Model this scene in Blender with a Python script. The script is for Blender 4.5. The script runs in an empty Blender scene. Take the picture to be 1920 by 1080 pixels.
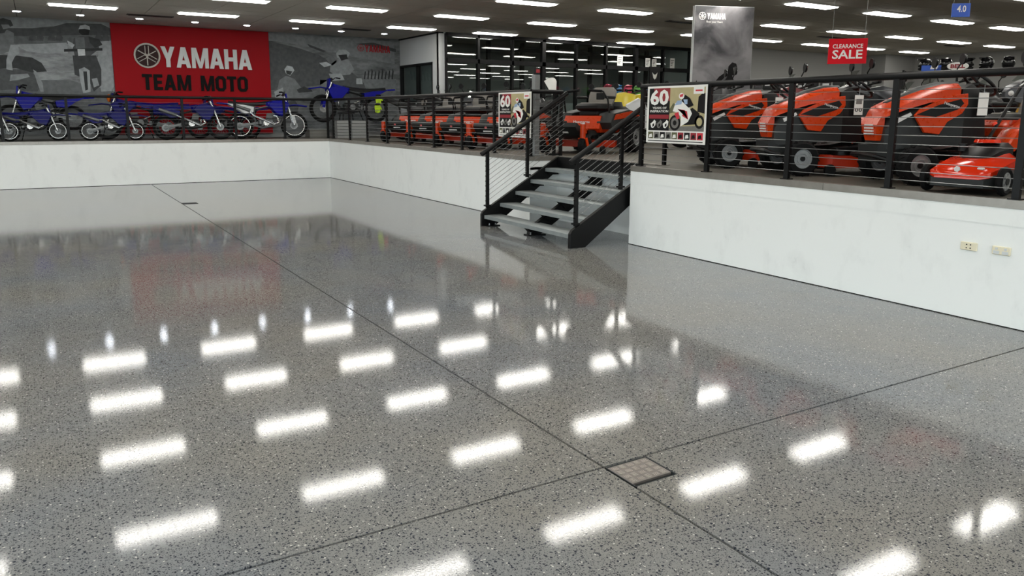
import bpy, bmesh, math, random
from mathutils import Vector, Matrix
random.seed(7)
R = math.radians
scene = bpy.context.scene
COL = scene.collection

# ------------------------------------------------------------------ camera
F_PX, YAW, PITCH, ROLL, CAM_H = 1456.448, 0.54402, 0.17985, 0.00577, 1.552
PPX, PPY = 960.0, 480.0
_f = Vector((math.sin(YAW) * math.cos(PITCH), math.cos(YAW) * math.cos(PITCH), -math.sin(PITCH)))
_r = Vector((math.cos(YAW), -math.sin(YAW), 0.0))
_u = _r.cross(_f)
_r2 = math.cos(ROLL) * _r + math.sin(ROLL) * _u
_u2 = -math.sin(ROLL) * _r + math.cos(ROLL) * _u
CAM = Vector((0, 0, CAM_H))
cam_data = bpy.data.cameras.new('camera')
cam = bpy.data.objects.new('camera', cam_data)
COL.objects.link(cam)
cam.matrix_world = Matrix(((_r2.x, _u2.x, -_f.x, 0), (_r2.y, _u2.y, -_f.y, 0), (_r2.z, _u2.z, -_f.z, CAM_H), (0, 0, 0, 1)))
cam_data.sensor_width = 36.0
cam_data.lens = F_PX / 1920 * 36.0
cam_data.shift_y = -(540.0 - PPY) / 1920
cam_data.clip_end = 200
scene.camera = cam

# ------------------------------------------------------------------ world, daylight, exposure
SKY_STRENGTH = 5.4
LAMP_STRENGTH = 17.0
scene.view_settings.view_transform = 'Standard'
scene.view_settings.look = 'None'
scene.view_settings.gamma = 1.0
scene.view_settings.exposure = 0.0
scene.view_settings.use_curve_mapping = False
world = bpy.data.worlds.new('overcast_sky')
scene.world = world
world.use_nodes = True
_bg = world.node_tree.nodes['Background']
# bright overcast sky above the horizon, darker paved ground below it
_wn = world.node_tree
_tc = _wn.nodes.new('ShaderNodeTexCoord'); _sx = _wn.nodes.new('ShaderNodeSeparateXYZ'); _wn.links.new(_tc.outputs['Generated'], _sx.inputs[0])
_mr = _wn.nodes.new('ShaderNodeMapRange'); _mr.inputs[1].default_value = -0.02; _mr.inputs[2].default_value = 0.02; _wn.links.new(_sx.outputs[2], _mr.inputs[0])
_mx = _wn.nodes.new('ShaderNodeMix'); _mx.data_type = 'RGBA'; _wn.links.new(_mr.outputs[0], _mx.inputs[0])
_mx.inputs[6].default_value = (0.17, 0.175, 0.17, 1); _mx.inputs[7].default_value = (0.86, 0.95, 1.0, 1)
_wn.links.new(_mx.outputs[2], _bg.inputs[0])
_bg.inputs[1].default_value = SKY_STRENGTH
scene.cycles.max_bounces = 8
scene.cycles.diffuse_bounces = 4
scene.cycles.glossy_bounces = 4
scene.cycles.transparent_max_bounces = 12
scene.cycles.sample_clamp_indirect = 6.0
scene.cycles.caustics_reflective = False
scene.cycles.caustics_refractive = False
scene.cycles.use_denoising = True

# the place, in metres: X along the mural wall, Y away from the shop front
DECK = 0.95          # level of the raised showroom
EDGE_Y = 18.77       # front edge of the raised deck below the mural
EDGE_X = 6.10        # front edge of the raised deck on the right
CEIL = 3.569
MURAL_Y = 20.5
RAIL_Z = 1.885
X0, X1, Y0 = -9.0, 25.6, -6.0
REC_Y0, REC_Y1, REC_X = 7.32, 9.59, 6.575   # recess that holds the stair

def portal(name, loc, rot, sx, sy):
    l = bpy.data.lights.new(name, 'AREA')
    l.shape = 'RECTANGLE'; l.size = sx; l.size_y = sy
    l.cycles.is_portal = True
    o = bpy.data.objects.new(name, l); COL.objects.link(o)
    o.location = loc; o.rotation_euler = rot
    return o
# sky portals in the two glazed shop fronts (behind the camera and to its left)
portal('shopfront_portal', (-1.4, Y0 + 0.02, 1.6), (R(90), 0, 0), 13.4, 3.0)     # points +Y
portal('side_window_portal', (X0 + 0.02, 4.0, 1.6), (R(90), 0, R(-90)), 17.0, 3.0)  # points +X

# ------------------------------------------------------------------ pixel helpers used to measure the place
def ray(px, py):
    return _f + (px - PPX) / F_PX * _r2 - (py - PPY) / F_PX * _u2
def at_z(px, py, z):
    d = ray(px, py); return CAM + d * ((z - CAM_H) / d.z)
def at_x(px, py, x):
    d = ray(px, py); return CAM + d * (x / d.x)
def at_y(px, py, y):
    d = ray(px, py); return CAM + d * (y / d.y)
def to_px(p):
    d = Vector(p) - CAM; z = d.dot(_f)
    return (PPX + F_PX * d.dot(_r2) / z, PPY - F_PX * d.dot(_u2) / z, z)

# ------------------------------------------------------------------ materials
def lin(c):
    c = c / 255.0
    return c / 12.92 if c <= 0.04045 else ((c + 0.055) / 1.055) ** 2.4
MATS = {}
def mat(name, rgb, rough=0.5, metal=0.0, var=0.08, scale=30.0, spec=0.5, coat=0.0, bump=0.0):
    """Principled material with a little procedural mottling of colour and gloss."""
    if name in MATS: return MATS[name]
    m = bpy.data.materials.new(name); m.use_nodes = True
    nt = m.node_tree; n = nt.nodes; b = n['Principled BSDF']
    col = tuple(lin(v) for v in rgb)
    tc = n.new('ShaderNodeTexCoord')
    nz = n.new('ShaderNodeTexNoise'); nz.inputs['Scale'].default_value = scale; nz.inputs['Detail'].default_value = 4
    nt.links.new(tc.outputs['Object'], nz.inputs['Vector'])
    mx = n.new('ShaderNodeMix'); mx.data_type = 'RGBA'
    mx.inputs[6].default_value = (*[v * (1 - var) for v in col], 1)
    mx.inputs[7].default_value = (*[min(1, v * (1 + var)) for v in col], 1)
    nt.links.new(nz.outputs[0], mx.inputs[0])
    nt.links.new(mx.outputs[2], b.inputs['Base Color'])
    mr = n.new('ShaderNodeMapRange'); mr.inputs[3].default_value = max(0.02, rough - 0.025); mr.inputs[4].default_value = min(1, rough + 0.025)
    nt.links.new(nz.outputs[0], mr.inputs[0]); nt.links.new(mr.outputs[0], b.inputs['Roughness'])
    b.inputs['Metallic'].default_value = metal
    b.inputs['Specular IOR Level'].default_value = spec
    if coat: b.inputs['Coat Weight'].default_value = coat; b.inputs['Coat Roughness'].default_value = 0.08
    if bump:
        bp = n.new('ShaderNodeBump'); bp.inputs['Strength'].default_value = bump; bp.inputs['Distance'].default_value = 0.01
        nt.links.new(nz.outputs[0], bp.inputs['Height']); nt.links.new(bp.outputs[0], b.inputs['Normal'])
    MATS[name] = m
    return m
def emit(name, rgb, strength):
    if name in MATS: return MATS[name]
    m = bpy.data.materials.new(name); m.use_nodes = True
    nt = m.node_tree; b = nt.nodes['Principled BSDF']
    b.inputs['Base Color'].default_value = (0.8, 0.8, 0.8, 1)
    b.inputs['Emission Color'].default_value = (*[lin(v) for v in rgb], 1)
    b.inputs['Emission Strength'].default_value = strength
    MATS[name] = m
    return m

def concrete_floor():
    m = bpy.data.materials.new('polished_concrete'); m.use_nodes = True
    nt = m.node_tree; n = nt.nodes; L = nt.links; b = n['Principled BSDF']
    geo = n.new('ShaderNodeNewGeometry')
    def noise(scale, detail=4, rough=0.55):
        z = n.new('ShaderNodeTexNoise'); z.inputs['Scale'].default_value = scale; z.inputs['Detail'].default_value = detail
        z.inputs['Roughness'].default_value = rough; L.new(geo.outputs['Position'], z.inputs['Vector']); return z
    def mix(fac, a, c):
        x = n.new('ShaderNodeMix'); x.data_type = 'RGBA'
        if isinstance(fac, float): x.inputs[0].default_value = fac
        else: L.new(fac, x.inputs[0])
        for s, v in ((6, a), (7, c)):
            if isinstance(v, tuple): x.inputs[s].default_value = (*v, 1)
            else: L.new(v, x.inputs[s])
        return x.outputs[2]
    def ramp(src, lo, hi, a=0.0, c=1.0):
        r = n.new('ShaderNodeMapRange'); r.inputs[1].default_value = lo; r.inputs[2].default_value = hi
        r.inputs[3].default_value = a; r.inputs[4].default_value = c; L.new(src, r.inputs[0]); return r.outputs[0]
    def math_(op, a, c):
        x = n.new('ShaderNodeMath'); x.operation = op
        for i, v in enumerate((a, c)):
            if isinstance(v, float): x.inputs[i].default_value = v
            else: L.new(v, x.inputs[i])
        return x.outputs[0]
    big = noise(0.55, 3); mid = noise(3.0, 5); fine = noise(160.0, 3)
    warm = (0.258, 0.248, 0.222); cool = (0.212, 0.230, 0.250)
    base = mix(ramp(big.outputs[0], 0.38, 0.62), warm, cool)
    base = mix(ramp(mid.outputs[0], 0.3, 0.7, 0.0, 0.4), base, (0.30, 0.294, 0.28))
    base = mix(ramp(fine.outputs[0], 0.42, 0.62, 0.0, 0.4), base, (0.14, 0.14, 0.136))
    def stones(scale, share, size, colour, src):
        v = n.new('ShaderNodeTexVoronoi'); v.inputs['Scale'].default_value = scale; v.inputs['Randomness'].default_value = 1.0
        wv = n.new('ShaderNodeMix'); wv.data_type = 'VECTOR'; wv.inputs[0].default_value = 0.012
        L.new(geo.outputs['Position'], wv.inputs[4]); L.new(fine.outputs['Color'], wv.inputs[5])
        L.new(wv.outputs[1], v.inputs['Vector'])
        sep = n.new('ShaderNodeSeparateColor'); L.new(v.outputs['Color'], sep.inputs[0])
        pick = math_('LESS_THAN', sep.outputs[0], share)
        lim = ramp(sep.outputs[1], 0.0, 1.0, size * 0.55, size)
        inside = ramp(math_('SUBTRACT', lim, v.outputs['Distance']), 0.0, 0.08)
        return mix(math_('MULTIPLY', pick, inside), src, colour), math_('MULTIPLY', pick, inside)
    c0, k0 = stones(210.0, 0.38, 0.55, (0.075, 0.078, 0.085), base)
    c1, k1 = stones(66.0, 0.42, 0.42, (0.030, 0.035, 0.048), c0)
    c2, k2 = stones(120.0, 0.46, 0.50, (0.040, 0.043, 0.054), c1)
    c3, k3 = stones(88.0, 0.10, 0.42, (0.60, 0.58, 0.54), c2)
    L.new(c3, b.inputs['Base Color'])
    grain = noise(300.0, 2)
    rr = math_('ADD', ramp(mid.outputs[0], 0.3, 0.7, 0.022, 0.036), ramp(grain.outputs[0], 0.48, 0.66, 0.0, 0.075))
    L.new(rr, b.inputs['Roughness'])
    L.new(ramp(fine.outputs[0], 0.34, 0.60, 0.62, 0.16), b.inputs['Specular IOR Level'])
    bp = n.new('ShaderNodeBump'); bp.inputs['Strength'].default_value = 0.06; bp.inputs['Distance'].default_value = 0.001
    L.new(fine.outputs[0], bp.inputs['Height']); L.new(bp.outputs[0], b.inputs['Normal'])
    return m

def smudged_paint(name, rgb, dirt=0.35):
    m = bpy.data.materials.new(name); m.use_nodes = True
    nt = m.node_tree; n = nt.nodes; L = nt.links; b = n['Principled BSDF']
    geo = n.new('ShaderNodeNewGeometry')
    mp = n.new('ShaderNodeMapping'); mp.inputs['Scale'].default_value = (1.6, 1.6, 0.9); L.new(geo.outputs['Position'], mp.inputs[0])
    z1 = n.new('ShaderNodeTexNoise'); z1.inputs['Scale'].default_value = 2.2; z1.inputs['Detail'].default_value = 8; z1.inputs['Roughness'].default_value = 0.62
    L.new(mp.outputs[0], z1.inputs['Vector'])
    z2 = n.new('ShaderNodeTexNoise'); z2.inputs['Scale'].default_value = 13; z2.inputs['Detail'].default_value = 6; z2.inputs['Distortion'].default_value = 1.5
    L.new(mp.outputs[0], z2.inputs['Vector'])
    r1 = n.new('ShaderNodeMapRange'); r1.inputs[1].default_value = 0.52; r1.inputs[2].default_value = 0.75; L.new(z1.outputs[0], r1.inputs[0])
    r2 = n.new('ShaderNodeMapRange'); r2.inputs[1].default_value = 0.58; r2.inputs[2].default_value = 0.72; L.new(z2.outputs[0], r2.inputs[0])
    mu = n.new('ShaderNodeMath'); mu.operation = 'MULTIPLY_ADD'; mu.inputs[1].default_value = 0.7; 
    L.new(r1.outputs[0], mu.inputs[0])
    m3 = n.new('ShaderNodeMath'); m3.operation = 'MULTIPLY'; L.new(r1.outputs[0], m3.inputs[0]); L.new(r2.outputs[0], m3.inputs[1]); L.new(m3.outputs[0], mu.inputs[2])
    m4 = n.new('ShaderNodeMath'); m4.operation = 'MULTIPLY'; m4.inputs[1].default_value = dirt; L.new(mu.outputs[0], m4.inputs[0])
    mx = n.new('ShaderNodeMix'); mx.data_type = 'RGBA'; L.new(m4.outputs[0], mx.inputs[0])
    c = [lin(v) for v in rgb]
    mx.inputs[6].default_value = (*c, 1); mx.inputs[7].default_value = (c[0] * 0.6, c[1] * 0.6, c[2] * 0.6, 1)
    L.new(mx.outputs[2], b.inputs['Base Color']); b.inputs['Roughness'].default_value = 0.55
    return m

def glass_mat(name, tint=(0.75, 0.8, 0.8), rough=0.0, f0=0.09):
    m = bpy.data.materials.new(name); m.use_nodes = True
    nt = m.node_tree; n = nt.nodes; L = nt.links
    for x in list(n):
        if x.type != 'OUTPUT_MATERIAL': n.remove(x)
    out = [x for x in n if x.type == 'OUTPUT_MATERIAL'][0]
    tr = n.new('ShaderNodeBsdfTransparent'); tr.inputs[0].default_value = (*tint, 1)
    gl = n.new('ShaderNodeBsdfGlossy'); gl.inputs['Roughness'].default_value = rough
    lw = n.new('ShaderNodeFresnel'); lw.inputs[0].default_value = 1.5
    nz = n.new('ShaderNodeTexNoise'); nz.inputs['Scale'].default_value = 0.6
    bp = n.new('ShaderNodeBump'); bp.inputs['Strength'].default_value = 0.03; bp.inputs['Distance'].default_value = 0.05
    L.new(nz.outputs[0], bp.inputs['Height']); L.new(bp.outputs[0], gl.inputs['Normal'])
    ad = n.new('ShaderNodeMath'); ad.operation = 'MULTIPLY_ADD'; ad.inputs[1].default_value = 1.0; ad.inputs[2].default_value = f0
    gm = n.new('ShaderNodeNewGeometry'); iv = n.new('ShaderNodeMath'); iv.operation = 'SUBTRACT'; iv.inputs[0].default_value = 1.0; L.new(gm.outputs['Backfacing'], iv.inputs[1])
    fr = n.new('ShaderNodeMath'); fr.operation = 'MULTIPLY'; L.new(lw.outputs[0], fr.inputs[0]); L.new(iv.outputs[0], fr.inputs[1])
    L.new(fr.outputs[0], ad.inputs[0])
    mx = n.new('ShaderNodeMixShader'); L.new(ad.outputs[0], mx.inputs[0]); L.new(tr.outputs[0], mx.inputs[1]); L.new(gl.outputs[0], mx.inputs[2])
    L.new(mx.outputs[0], out.inputs[0])
    return m

# ------------------------------------------------------------------ mesh helpers
class MB:
    """collects simple solids; build() links them as ONE mesh object"""
    def __init__(s): s.v = []; s.f = []
    def add(s, vs, fs):
        o = len(s.v); s.v += [tuple(p) for p in vs]; s.f += [tuple(i + o for i in f) for f in fs]; return s
    def box(s, x0, x1, y0, y1, z0, z1):
        v = [(x0, y0, z0), (x1, y0, z0), (x1, y1, z0), (x0, y1, z0), (x0, y0, z1), (x1, y0, z1), (x1, y1, z1), (x0, y1, z1)]
        return s.add(v, [(3, 2, 1, 0), (4, 5, 6, 7), (0, 1, 5, 4), (1, 2, 6, 5), (2, 3, 7, 6), (3, 0, 4, 7)])
    def cbox(s, c, d, bev=0.0):
        x, y, z = c; a, b, e = d[0] / 2, d[1] / 2, d[2] / 2
        if not bev: return s.box(x - a, x + a, y - b, y + b, z - e, z + e)
        q = bev
        ring = lambda k, zz: [(x + sx * (a - (0 if i else q) - k), y + sy * (b - (q if i else 0) - k), zz)
                              for sx, sy, i in ((1, -1, 0), (1, -1, 1), (1, 1, 1), (1, 1, 0), (-1, 1, 0), (-1, 1, 1), (-1, -1, 1), (-1, -1, 0))]
        return s.loft([ring(q, z - e), ring(0, z - e + q), ring(0, z + e - q), ring(q, z + e)])
    def loft(s, rings, closed=True, caps=True):
        n = len(rings[0]); vs = [p for r in rings for p in r]; fs = []
        for i in range(len(rings) - 1):
            for j in range(n if closed else n - 1):
                k = (j + 1) % n
                fs.append((i * n + j, i * n + k, (i + 1) * n + k, (i + 1) * n + j))
        if caps:
            fs.append(tuple(reversed(range(n)))); fs.append(tuple(range((len(rings) - 1) * n, len(rings) * n)))
        return s.add(vs, fs)
    def cyl(s, p0, p1, r0, r1=None, n=10, caps=True):
        r1 = r0 if r1 is None else r1
        p0, p1 = Vector(p0), Vector(p1); d = (p1 - p0).normalized()
        a = d.orthogonal().normalized(); b = d.cross(a)
        ring = lambda p, r: [p + (a * math.cos(2 * math.pi * i / n) + b * math.sin(2 * math.pi * i / n)) * r for i in range(n)]
        return s.loft([ring(p0, r0), ring(p1, r1)], caps=caps)
    def tube(s, pts, r, n=8):
        pts = [Vector(p) for p in pts]; rings = []; a = None
        for i, p in enumerate(pts):
            d = ((pts[min(i + 1, len(pts) - 1)] - pts[max(i - 1, 0)])).normalized()
            if a is None: a = d.orthogonal().normalized()
            a = (a - d * a.dot(d)).normalized(); b = d.cross(a)
            rr = r[i] if isinstance(r, (list, tuple)) else r
            rings.append([p + (a * math.cos(2 * math.pi * k / n) + b * math.sin(2 * math.pi * k / n)) * rr for k in range(n)])
        return s.loft(rings)
    def bar(s, p0, p1, w, h, up=(0, 0, 1)):
        p0, p1 = Vector(p0), Vector(p1); d = (p1 - p0).normalized(); up = Vector(up)
        a = d.cross(up).normalized(); b = a.cross(d)
        ring = lambda p: [p + a * w / 2 + b * h / 2, p - a * w / 2 + b * h / 2, p - a * w / 2 - b * h / 2, p + a * w / 2 - b * h / 2]
        return s.loft([ring(p0), ring(p1)])
    def torus(s, c, R_, r, axis='y', n=24, m=8, sq=1.0):
        vs = []; fs = []
        for i in range(n):
            t = 2 * math.pi * i / n
            for j in range(m):
                p = 2 * math.pi * j / m
                rad = R_ + r * math.cos(p); off = r * sq * math.sin(p)
                q = {'y': (rad * math.cos(t), off, rad * math.sin(t)), 'z': (rad * math.cos(t), rad * math.sin(t), off), 'x': (off, rad * math.cos(t), rad * math.sin(t))}[axis]
                vs.append((c[0] + q[0], c[1] + q[1], c[2] + q[2]))
        for i in range(n):
            for j in range(m):
                fs.append((i * m + j, ((i + 1) % n) * m + j, ((i + 1) % n) * m + (j + 1) % m, i * m + (j + 1) % m))
        return s.add(vs, fs)
    def ball(s, c, rx, ry=None, rz=None, n=12, m=8, z0=-1.0):
        ry = rx if ry is None else ry; rz = rx if rz is None else rz
        rings = []
        a0 = math.asin(max(-1, z0))
        for i in range(m + 1):
            t = a0 + (math.pi / 2 - a0) * i / m
            k = max(math.cos(t), 1e-3)
            rings.append([(c[0] + rx * k * math.cos(2 * math.pi * j / n), c[1] + ry * k * math.sin(2 * math.pi * j / n), c[2] + rz * math.sin(t)) for j in range(n)])
        return s.loft(rings)
    def slab(s, poly, y, t, c=None):
        """side-view polygon (x, z) made into a chamfered plate of thickness t centred on y"""
        c = t * 0.25 if c is None else c
        cx = sum(p[0] for p in poly) / len(poly); cz = sum(p[1] for p in poly) / len(poly)
        ext = max(max(abs(p[0] - cx), abs(p[1] - cz)) for p in poly) or 1
        k = 1 - min(0.5, c / ext)
        inner = [(cx + (p[0] - cx) * k, cz + (p[1] - cz) * k) for p in poly]
        ring = lambda pl, yy: [(p[0], yy, p[1]) for p in pl]
        return s.loft([ring(inner, y - t / 2), ring(poly, y - t / 2 + c), ring(poly, y + t / 2 - c), ring(inner, y + t / 2)])
    def prism(s, poly, z0, z1):
        return s.loft([[(p[0], p[1], z0) for p in poly], [(p[0], p[1], z1) for p in poly]])
    def build(s, name, m, parent=None, smooth=40):
        me = bpy.data.meshes.new(name); me.from_pydata(s.v, [], s.f)
        bm = bmesh.new(); bm.from_mesh(me); bmesh.ops.recalc_face_normals(bm, faces=bm.faces); bm.to_mesh(me); bm.free()
        me.materials.append(m)
        if smooth: me.shade_smooth(); me.set_sharp_from_angle(angle=R(smooth))
        return link(name, me, parent)
def link(name, me, parent=None):
    o = bpy.data.objects.new(name, me); COL.objects.link(o)
    if parent is not None: o.parent = parent
    return o
def tag(o, label=None, cat=None, group=None, kind=None):
    if label: o['label'] = label
    if cat: o['category'] = cat
    if group: o['group'] = group
    if kind: o['kind'] = kind
    return o
def thing(name, label, cat, loc=(0, 0, 0), rz=0.0, group=None, rx=0.0, ry=0.0):
    o = bpy.data.objects.new(name, None); COL.objects.link(o)
    o.empty_display_size = 0.1
    o.location = loc; o.rotation_euler = (rx, ry, rz)
    return tag(o, label, cat, group)
def struct(o): o['kind'] = 'structure'; return o
def copy_tree(o, parent=None):
    c = o.copy(); COL.objects.link(c); c.parent = parent
    for ch in list(o.children): copy_tree(ch, c)
    return c
# flat print and lettering: u to the right, v up, on a board lying in its local XZ plane facing -Y
def plate(poly, y=0.0, t=0.001):
    b = MB(); b.loft([[(p[0], y, p[1]) for p in poly], [(p[0], y - t, p[1]) for p in poly]]); return b
def text_mb(body, x, z, w, h, y=0.0, t=0.002, bold=0.0, align='fit'):
    cu = bpy.data.curves.new('lettering', 'FONT'); cu.body = body; cu.size = 1.0; cu.offset = bold; cu.resolution_u = 2
    ob = bpy.data.objects.new('lettering', cu); COL.objects.link(ob)
    dg = bpy.context.evaluated_depsgraph_get(); dg.update()
    me = bpy.data.meshes.new_from_object(ob.evaluated_get(dg))
    bpy.data.objects.remove(ob); bpy.data.curves.remove(cu)
    vs = [v.co.copy() for v in me.vertices]; fs = [tuple(p.vertices) for p in me.polygons]
    bpy.data.meshes.remove(me)
    x0 = min(v.x for v in vs); x1 = max(v.x for v in vs); z0 = min(v.y for v in vs); z1 = max(v.y for v in vs)
    b = MB(); b.add([(x + (v.x - x0) / (x1 - x0) * w, y - t, z + (v.y - z0) / (z1 - z0) * h) for v in vs], fs)
    return b
GLYPH = {  # heavy block capitals, height 1
 'Y': (0.86, [[(0, 1), (.27, 1), (.56, .38), (.56, 0), (.30, 0), (.30, .38)], [(.86, 1), (.59, 1), (.30, .38), (.56, .38)]]),
 'A': (0.90, [[(0, 0), (.26, 0), (.57, 1), (.31, 1)], [(.64, 0), (.90, 0), (.59, 1), (.33, 1)], [(.2, .18), (.7, .18), (.64, .36), (.26, .36)]]),
 'M': (1.06, [[(0, 0), (.23, 0), (.23, 1), (0, 1)], [(.83, 0), (1.06, 0), (1.06, 1), (.83, 1)], [(.05, 1), (.30, 1), (.62, .0), (.44, 0)], [(1.01, 1), (.76, 1), (.44, 0), (.62, 0)]]),
 'H': (0.84, [[(0, 0), (.26, 0), (.26, 1), (0, 1)], [(.58, 0), (.84, 0), (.84, 1), (.58, 1)], [(.2, .4), (.64, .4), (.64, .6), (.2, .6)]]),
 'T': (0.74, [[(0, .8), (.74, .8), (.74, 1), (0, 1)], [(.24, 0), (.5, 0), (.5, .85), (.24, .85)]]),
 'E': (0.66, [[(0, 0), (.26, 0), (.26, 1), (0, 1)], [(.2, 0), (.66, 0), (.66, .2), (.2, .2)], [(.2, .4), (.6, .4), (.6, .6), (.2, .6)], [(.2, .8), (.66, .8), (.66, 1), (.2, 1)]]),
 'O': (0.84, [[(0, .2), (.25, .28), (.25, .72), (0, .8)], [(.84, .2), (.59, .28), (.59, .72), (.84, .8)], [(0, .2), (.22, 0), (.62, 0), (.84, .2), (.59, .28), (.54, .2), (.30, .2), (.25, .28)],
              [(0, .8), (.22, 1), (.62, 1), (.84, .8), (.59, .72), (.54, .8), (.30, .8), (.25, .72)]]),
}
def block_text(parent, body, x, z, w, h, m, y=0.0, t=0.02, gap=0.10):
    tot = sum(GLYPH[c][0] if c != ' ' else 0.55 for c in body) + gap * (len(body) - 1)
    k = w / tot; cx = x
    for c in body:
        if c == ' ': cx += (0.55 + gap) * k; continue
        b = MB()
        for i, poly in enumerate(GLYPH[c][1]):
            ti = t * (1 + .06 * i); b.loft([[(cx + p[0] * k, y, z + p[1] * h) for p in poly], [(cx + p[0] * k, y - ti, z + p[1] * h) for p in poly]])
        b.build('letter', m, parent, smooth=0)
        cx += (GLYPH[c][0] + gap) * k
def fork_emblem(parent, cx, cz, r, m, y=0.0, t=0.02, th=1.0):
    b = MB(); n = 28; cnt = [0]
    for i in range(n):   # ring
        a0, a1 = 2 * math.pi * i / n, 2 * math.pi * (i + 1) / n
        q = [(cx + rr * math.cos(a), cz + rr * math.sin(a)) for rr, a in ((r, a0), (r, a1), (r * .87, a1), (r * .87, a0))]
        b.loft([[(p[0], y, p[1]) for p in q], [(p[0], y - t, p[1]) for p in q]])
    for k in range(3):   # three crossed tuning forks
        a = math.pi / 2 + k * 2 * math.pi / 3; d = (math.cos(a), math.sin(a)); s_ = (-d[1], d[0])
        def quad(u0, u1, w0, w1):
            q = [(cx + (d[0] * u + s_[0] * w) * r, cz + (d[1] * u + s_[1] * w) * r) for u, w in ((u0, w0), (u1, w0), (u1, w1), (u0, w1))]
            cnt[0] += 1; ti = t * (1 + .05 * cnt[0])
            b.loft([[(p[0], y, p[1]) for p in q], [(p[0], y - ti, p[1]) for p in q]])
        quad(-.78, .05, -.06 * th, .06 * th)
        quad(.02, .78, -.125 - .05 * th, -.125 + .04 * th); quad(.02, .78, .125 - .04 * th, .125 + .05 * th); quad(-.02, .09, -.17, .17)
    return b.build('emblem', m, parent, smooth=0)
# ================================================================== THE SETTING
M_floor = concrete_floor()
M_sub = mat('joint_filler', (34, 32, 31), 0.9, spec=0.1)
M_white = smudged_paint('white_paint_scuffed', (236, 238, 236), 0.30)
M_plain = mat('white_plaster', (205, 208, 208), 0.7, var=0.03)
M_grey_wall = mat('grey_plaster', (150, 150, 148), 0.75, var=0.03)
M_dark_wall = mat('office_grey_paint', (214, 220, 218), 0.7, var=0.04)
M_alu = mat('brushed_aluminium', (150, 145, 138), 0.38, 0.75, var=0.18, scale=14)
M_black = mat('black_powder_coat', (9, 9, 10), 0.42, var=0.15, spec=0.25)
M_blackp = mat('black_plastic', (9, 9, 10), 0.45, var=0.15, spec=0.3)
M_rubber = mat('tyre_rubber', (12, 12, 13), 0.75, var=0.2, scale=60, spec=0.2)
M_steel = mat('steel_cable', (150, 152, 152), 0.35, 0.9, var=0.1)
M_chrome = mat('bright_metal', (205, 206, 205), 0.22, 0.9, var=0.08)
M_cast = mat('cast_alloy', (112, 114, 114), 0.42, 0.7, var=0.15)
M_galv = mat('galvanised_tread', (150, 156, 156), 0.5, 0.55, var=0.22, scale=9, bump=0.1)
M_deck = mat('deck_vinyl', (88, 84, 76), 0.5, var=0.12, scale=5)
M_ceil = mat('ceiling_tile', (186, 182, 172), 0.85, var=0.03, scale=40)
M_ceil_gap = mat('ceiling_grid_dark', (70, 66, 62), 0.9)  # dark grey of the backing in the tile joints and of vent frames
M_lamp = emit('lamp_diffuser', (255, 252, 244), LAMP_STRENGTH)
M_down = emit('downlight_lens', (240, 247, 255), 40.0)
M_lamp_frame = mat('lamp_frame_white', (225, 225, 222), 0.4, var=0.02)
M_glass = glass_mat('partition_glass', (0.80, 0.84, 0.83), 0.0, 0.035)
M_clear = glass_mat('shopfront_glass', (0.93, 0.95, 0.95), 0.0, 0.0)

# ---- ground floor: sub base plus four polished slabs parted by saw-cut joints
fl = struct(MB().box(X0, REC_X, Y0, EDGE_Y, -0.16, -0.02).build('floor', M_sub, smooth=0))
SX, SY, J = 2.042, 2.572, 0.0065
H1 = (SX, 2.282, 2.352, SY)            # hatch beside the joint crossing
H2 = (SX, 2.292, 14.30, 14.60)         # hatch far down the joint
slabs = [
 [(X0, Y0), (SX - J, Y0), (SX - J, SY - J), (X0, SY - J)],
 [(X0, SY + J), (SX - J, SY + J), (SX - J, EDGE_Y), (X0, EDGE_Y)],
 [(SX + J, Y0), (EDGE_X, Y0), (EDGE_X, SY - J), (H1[1], SY - J), (H1[1], H1[2]), (SX + J, H1[2])],
 [(SX + J, SY + J), (EDGE_X, SY + J), (EDGE_X, REC_Y0), (REC_X, REC_Y0), (REC_X, REC_Y1), (EDGE_X, REC_Y1), (EDGE_X, EDGE_Y), (SX + J, EDGE_Y),
  (SX + J, H2[3]), (H2[1], H2[3]), (H2[1], H2[2]), (SX + J, H2[2])],
]
for p in slabs: MB().prism(p, -0.02, 0.0).build('slab', M_floor, fl, smooth=0)

# ---- raised deck
dk = struct(MB().prism([(X0, EDGE_Y + .06), (EDGE_X + .06, EDGE_Y + .06), (EDGE_X + .06, REC_Y1 + .06), (REC_X + .06, REC_Y1 + .06), (REC_X + .06, REC_Y0 - .06),
                        (EDGE_X + .06, REC_Y0 - .06), (EDGE_X + .06, Y0), (X1, Y0), (X1, 20.5), (X0, 20.5)], 0.80, DECK).build('floor_raised', M_deck, smooth=0))

# ---- white bulkhead below the deck edge, with a slightly proud top band
def bulkhead(name, x0, x1, y0, y1, face):
    w = struct(MB().box(x0, x1, y0, y1, 0.0, 0.80).build(name, M_white, smooth=0))
    a = {'y': (x0, x1, y0 - .004, y1), 'x': (x0 - .004, x1, y0, y1), 'n': (x0, x1, y0, y1)}[face]
    MB().box(*a, 0.762, 0.893).build('top_band', M_white, w, smooth=0)
    if face != 'n': MB().box(*a, 0.0, 0.007).build('floor_joint', M_sub, w, smooth=0)
    return w
bulkhead('wall_deck_back', X0, EDGE_X + .05, EDGE_Y, EDGE_Y + .06, 'y')
bulkhead('wall_deck_right_far', EDGE_X, EDGE_X + .06, REC_Y1, EDGE_Y, 'x')
bulkhead('wall_deck_right_near', EDGE_X, EDGE_X + .06, Y0, REC_Y0, 'x')
bulkhead('wall_recess_back', REC_X, REC_X + .06, REC_Y0, REC_Y1, 'n')
bulkhead('wall_recess_side_far', EDGE_X + .06, REC_X + .06, REC_Y1, REC_Y1 + .06, 'n')
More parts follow.
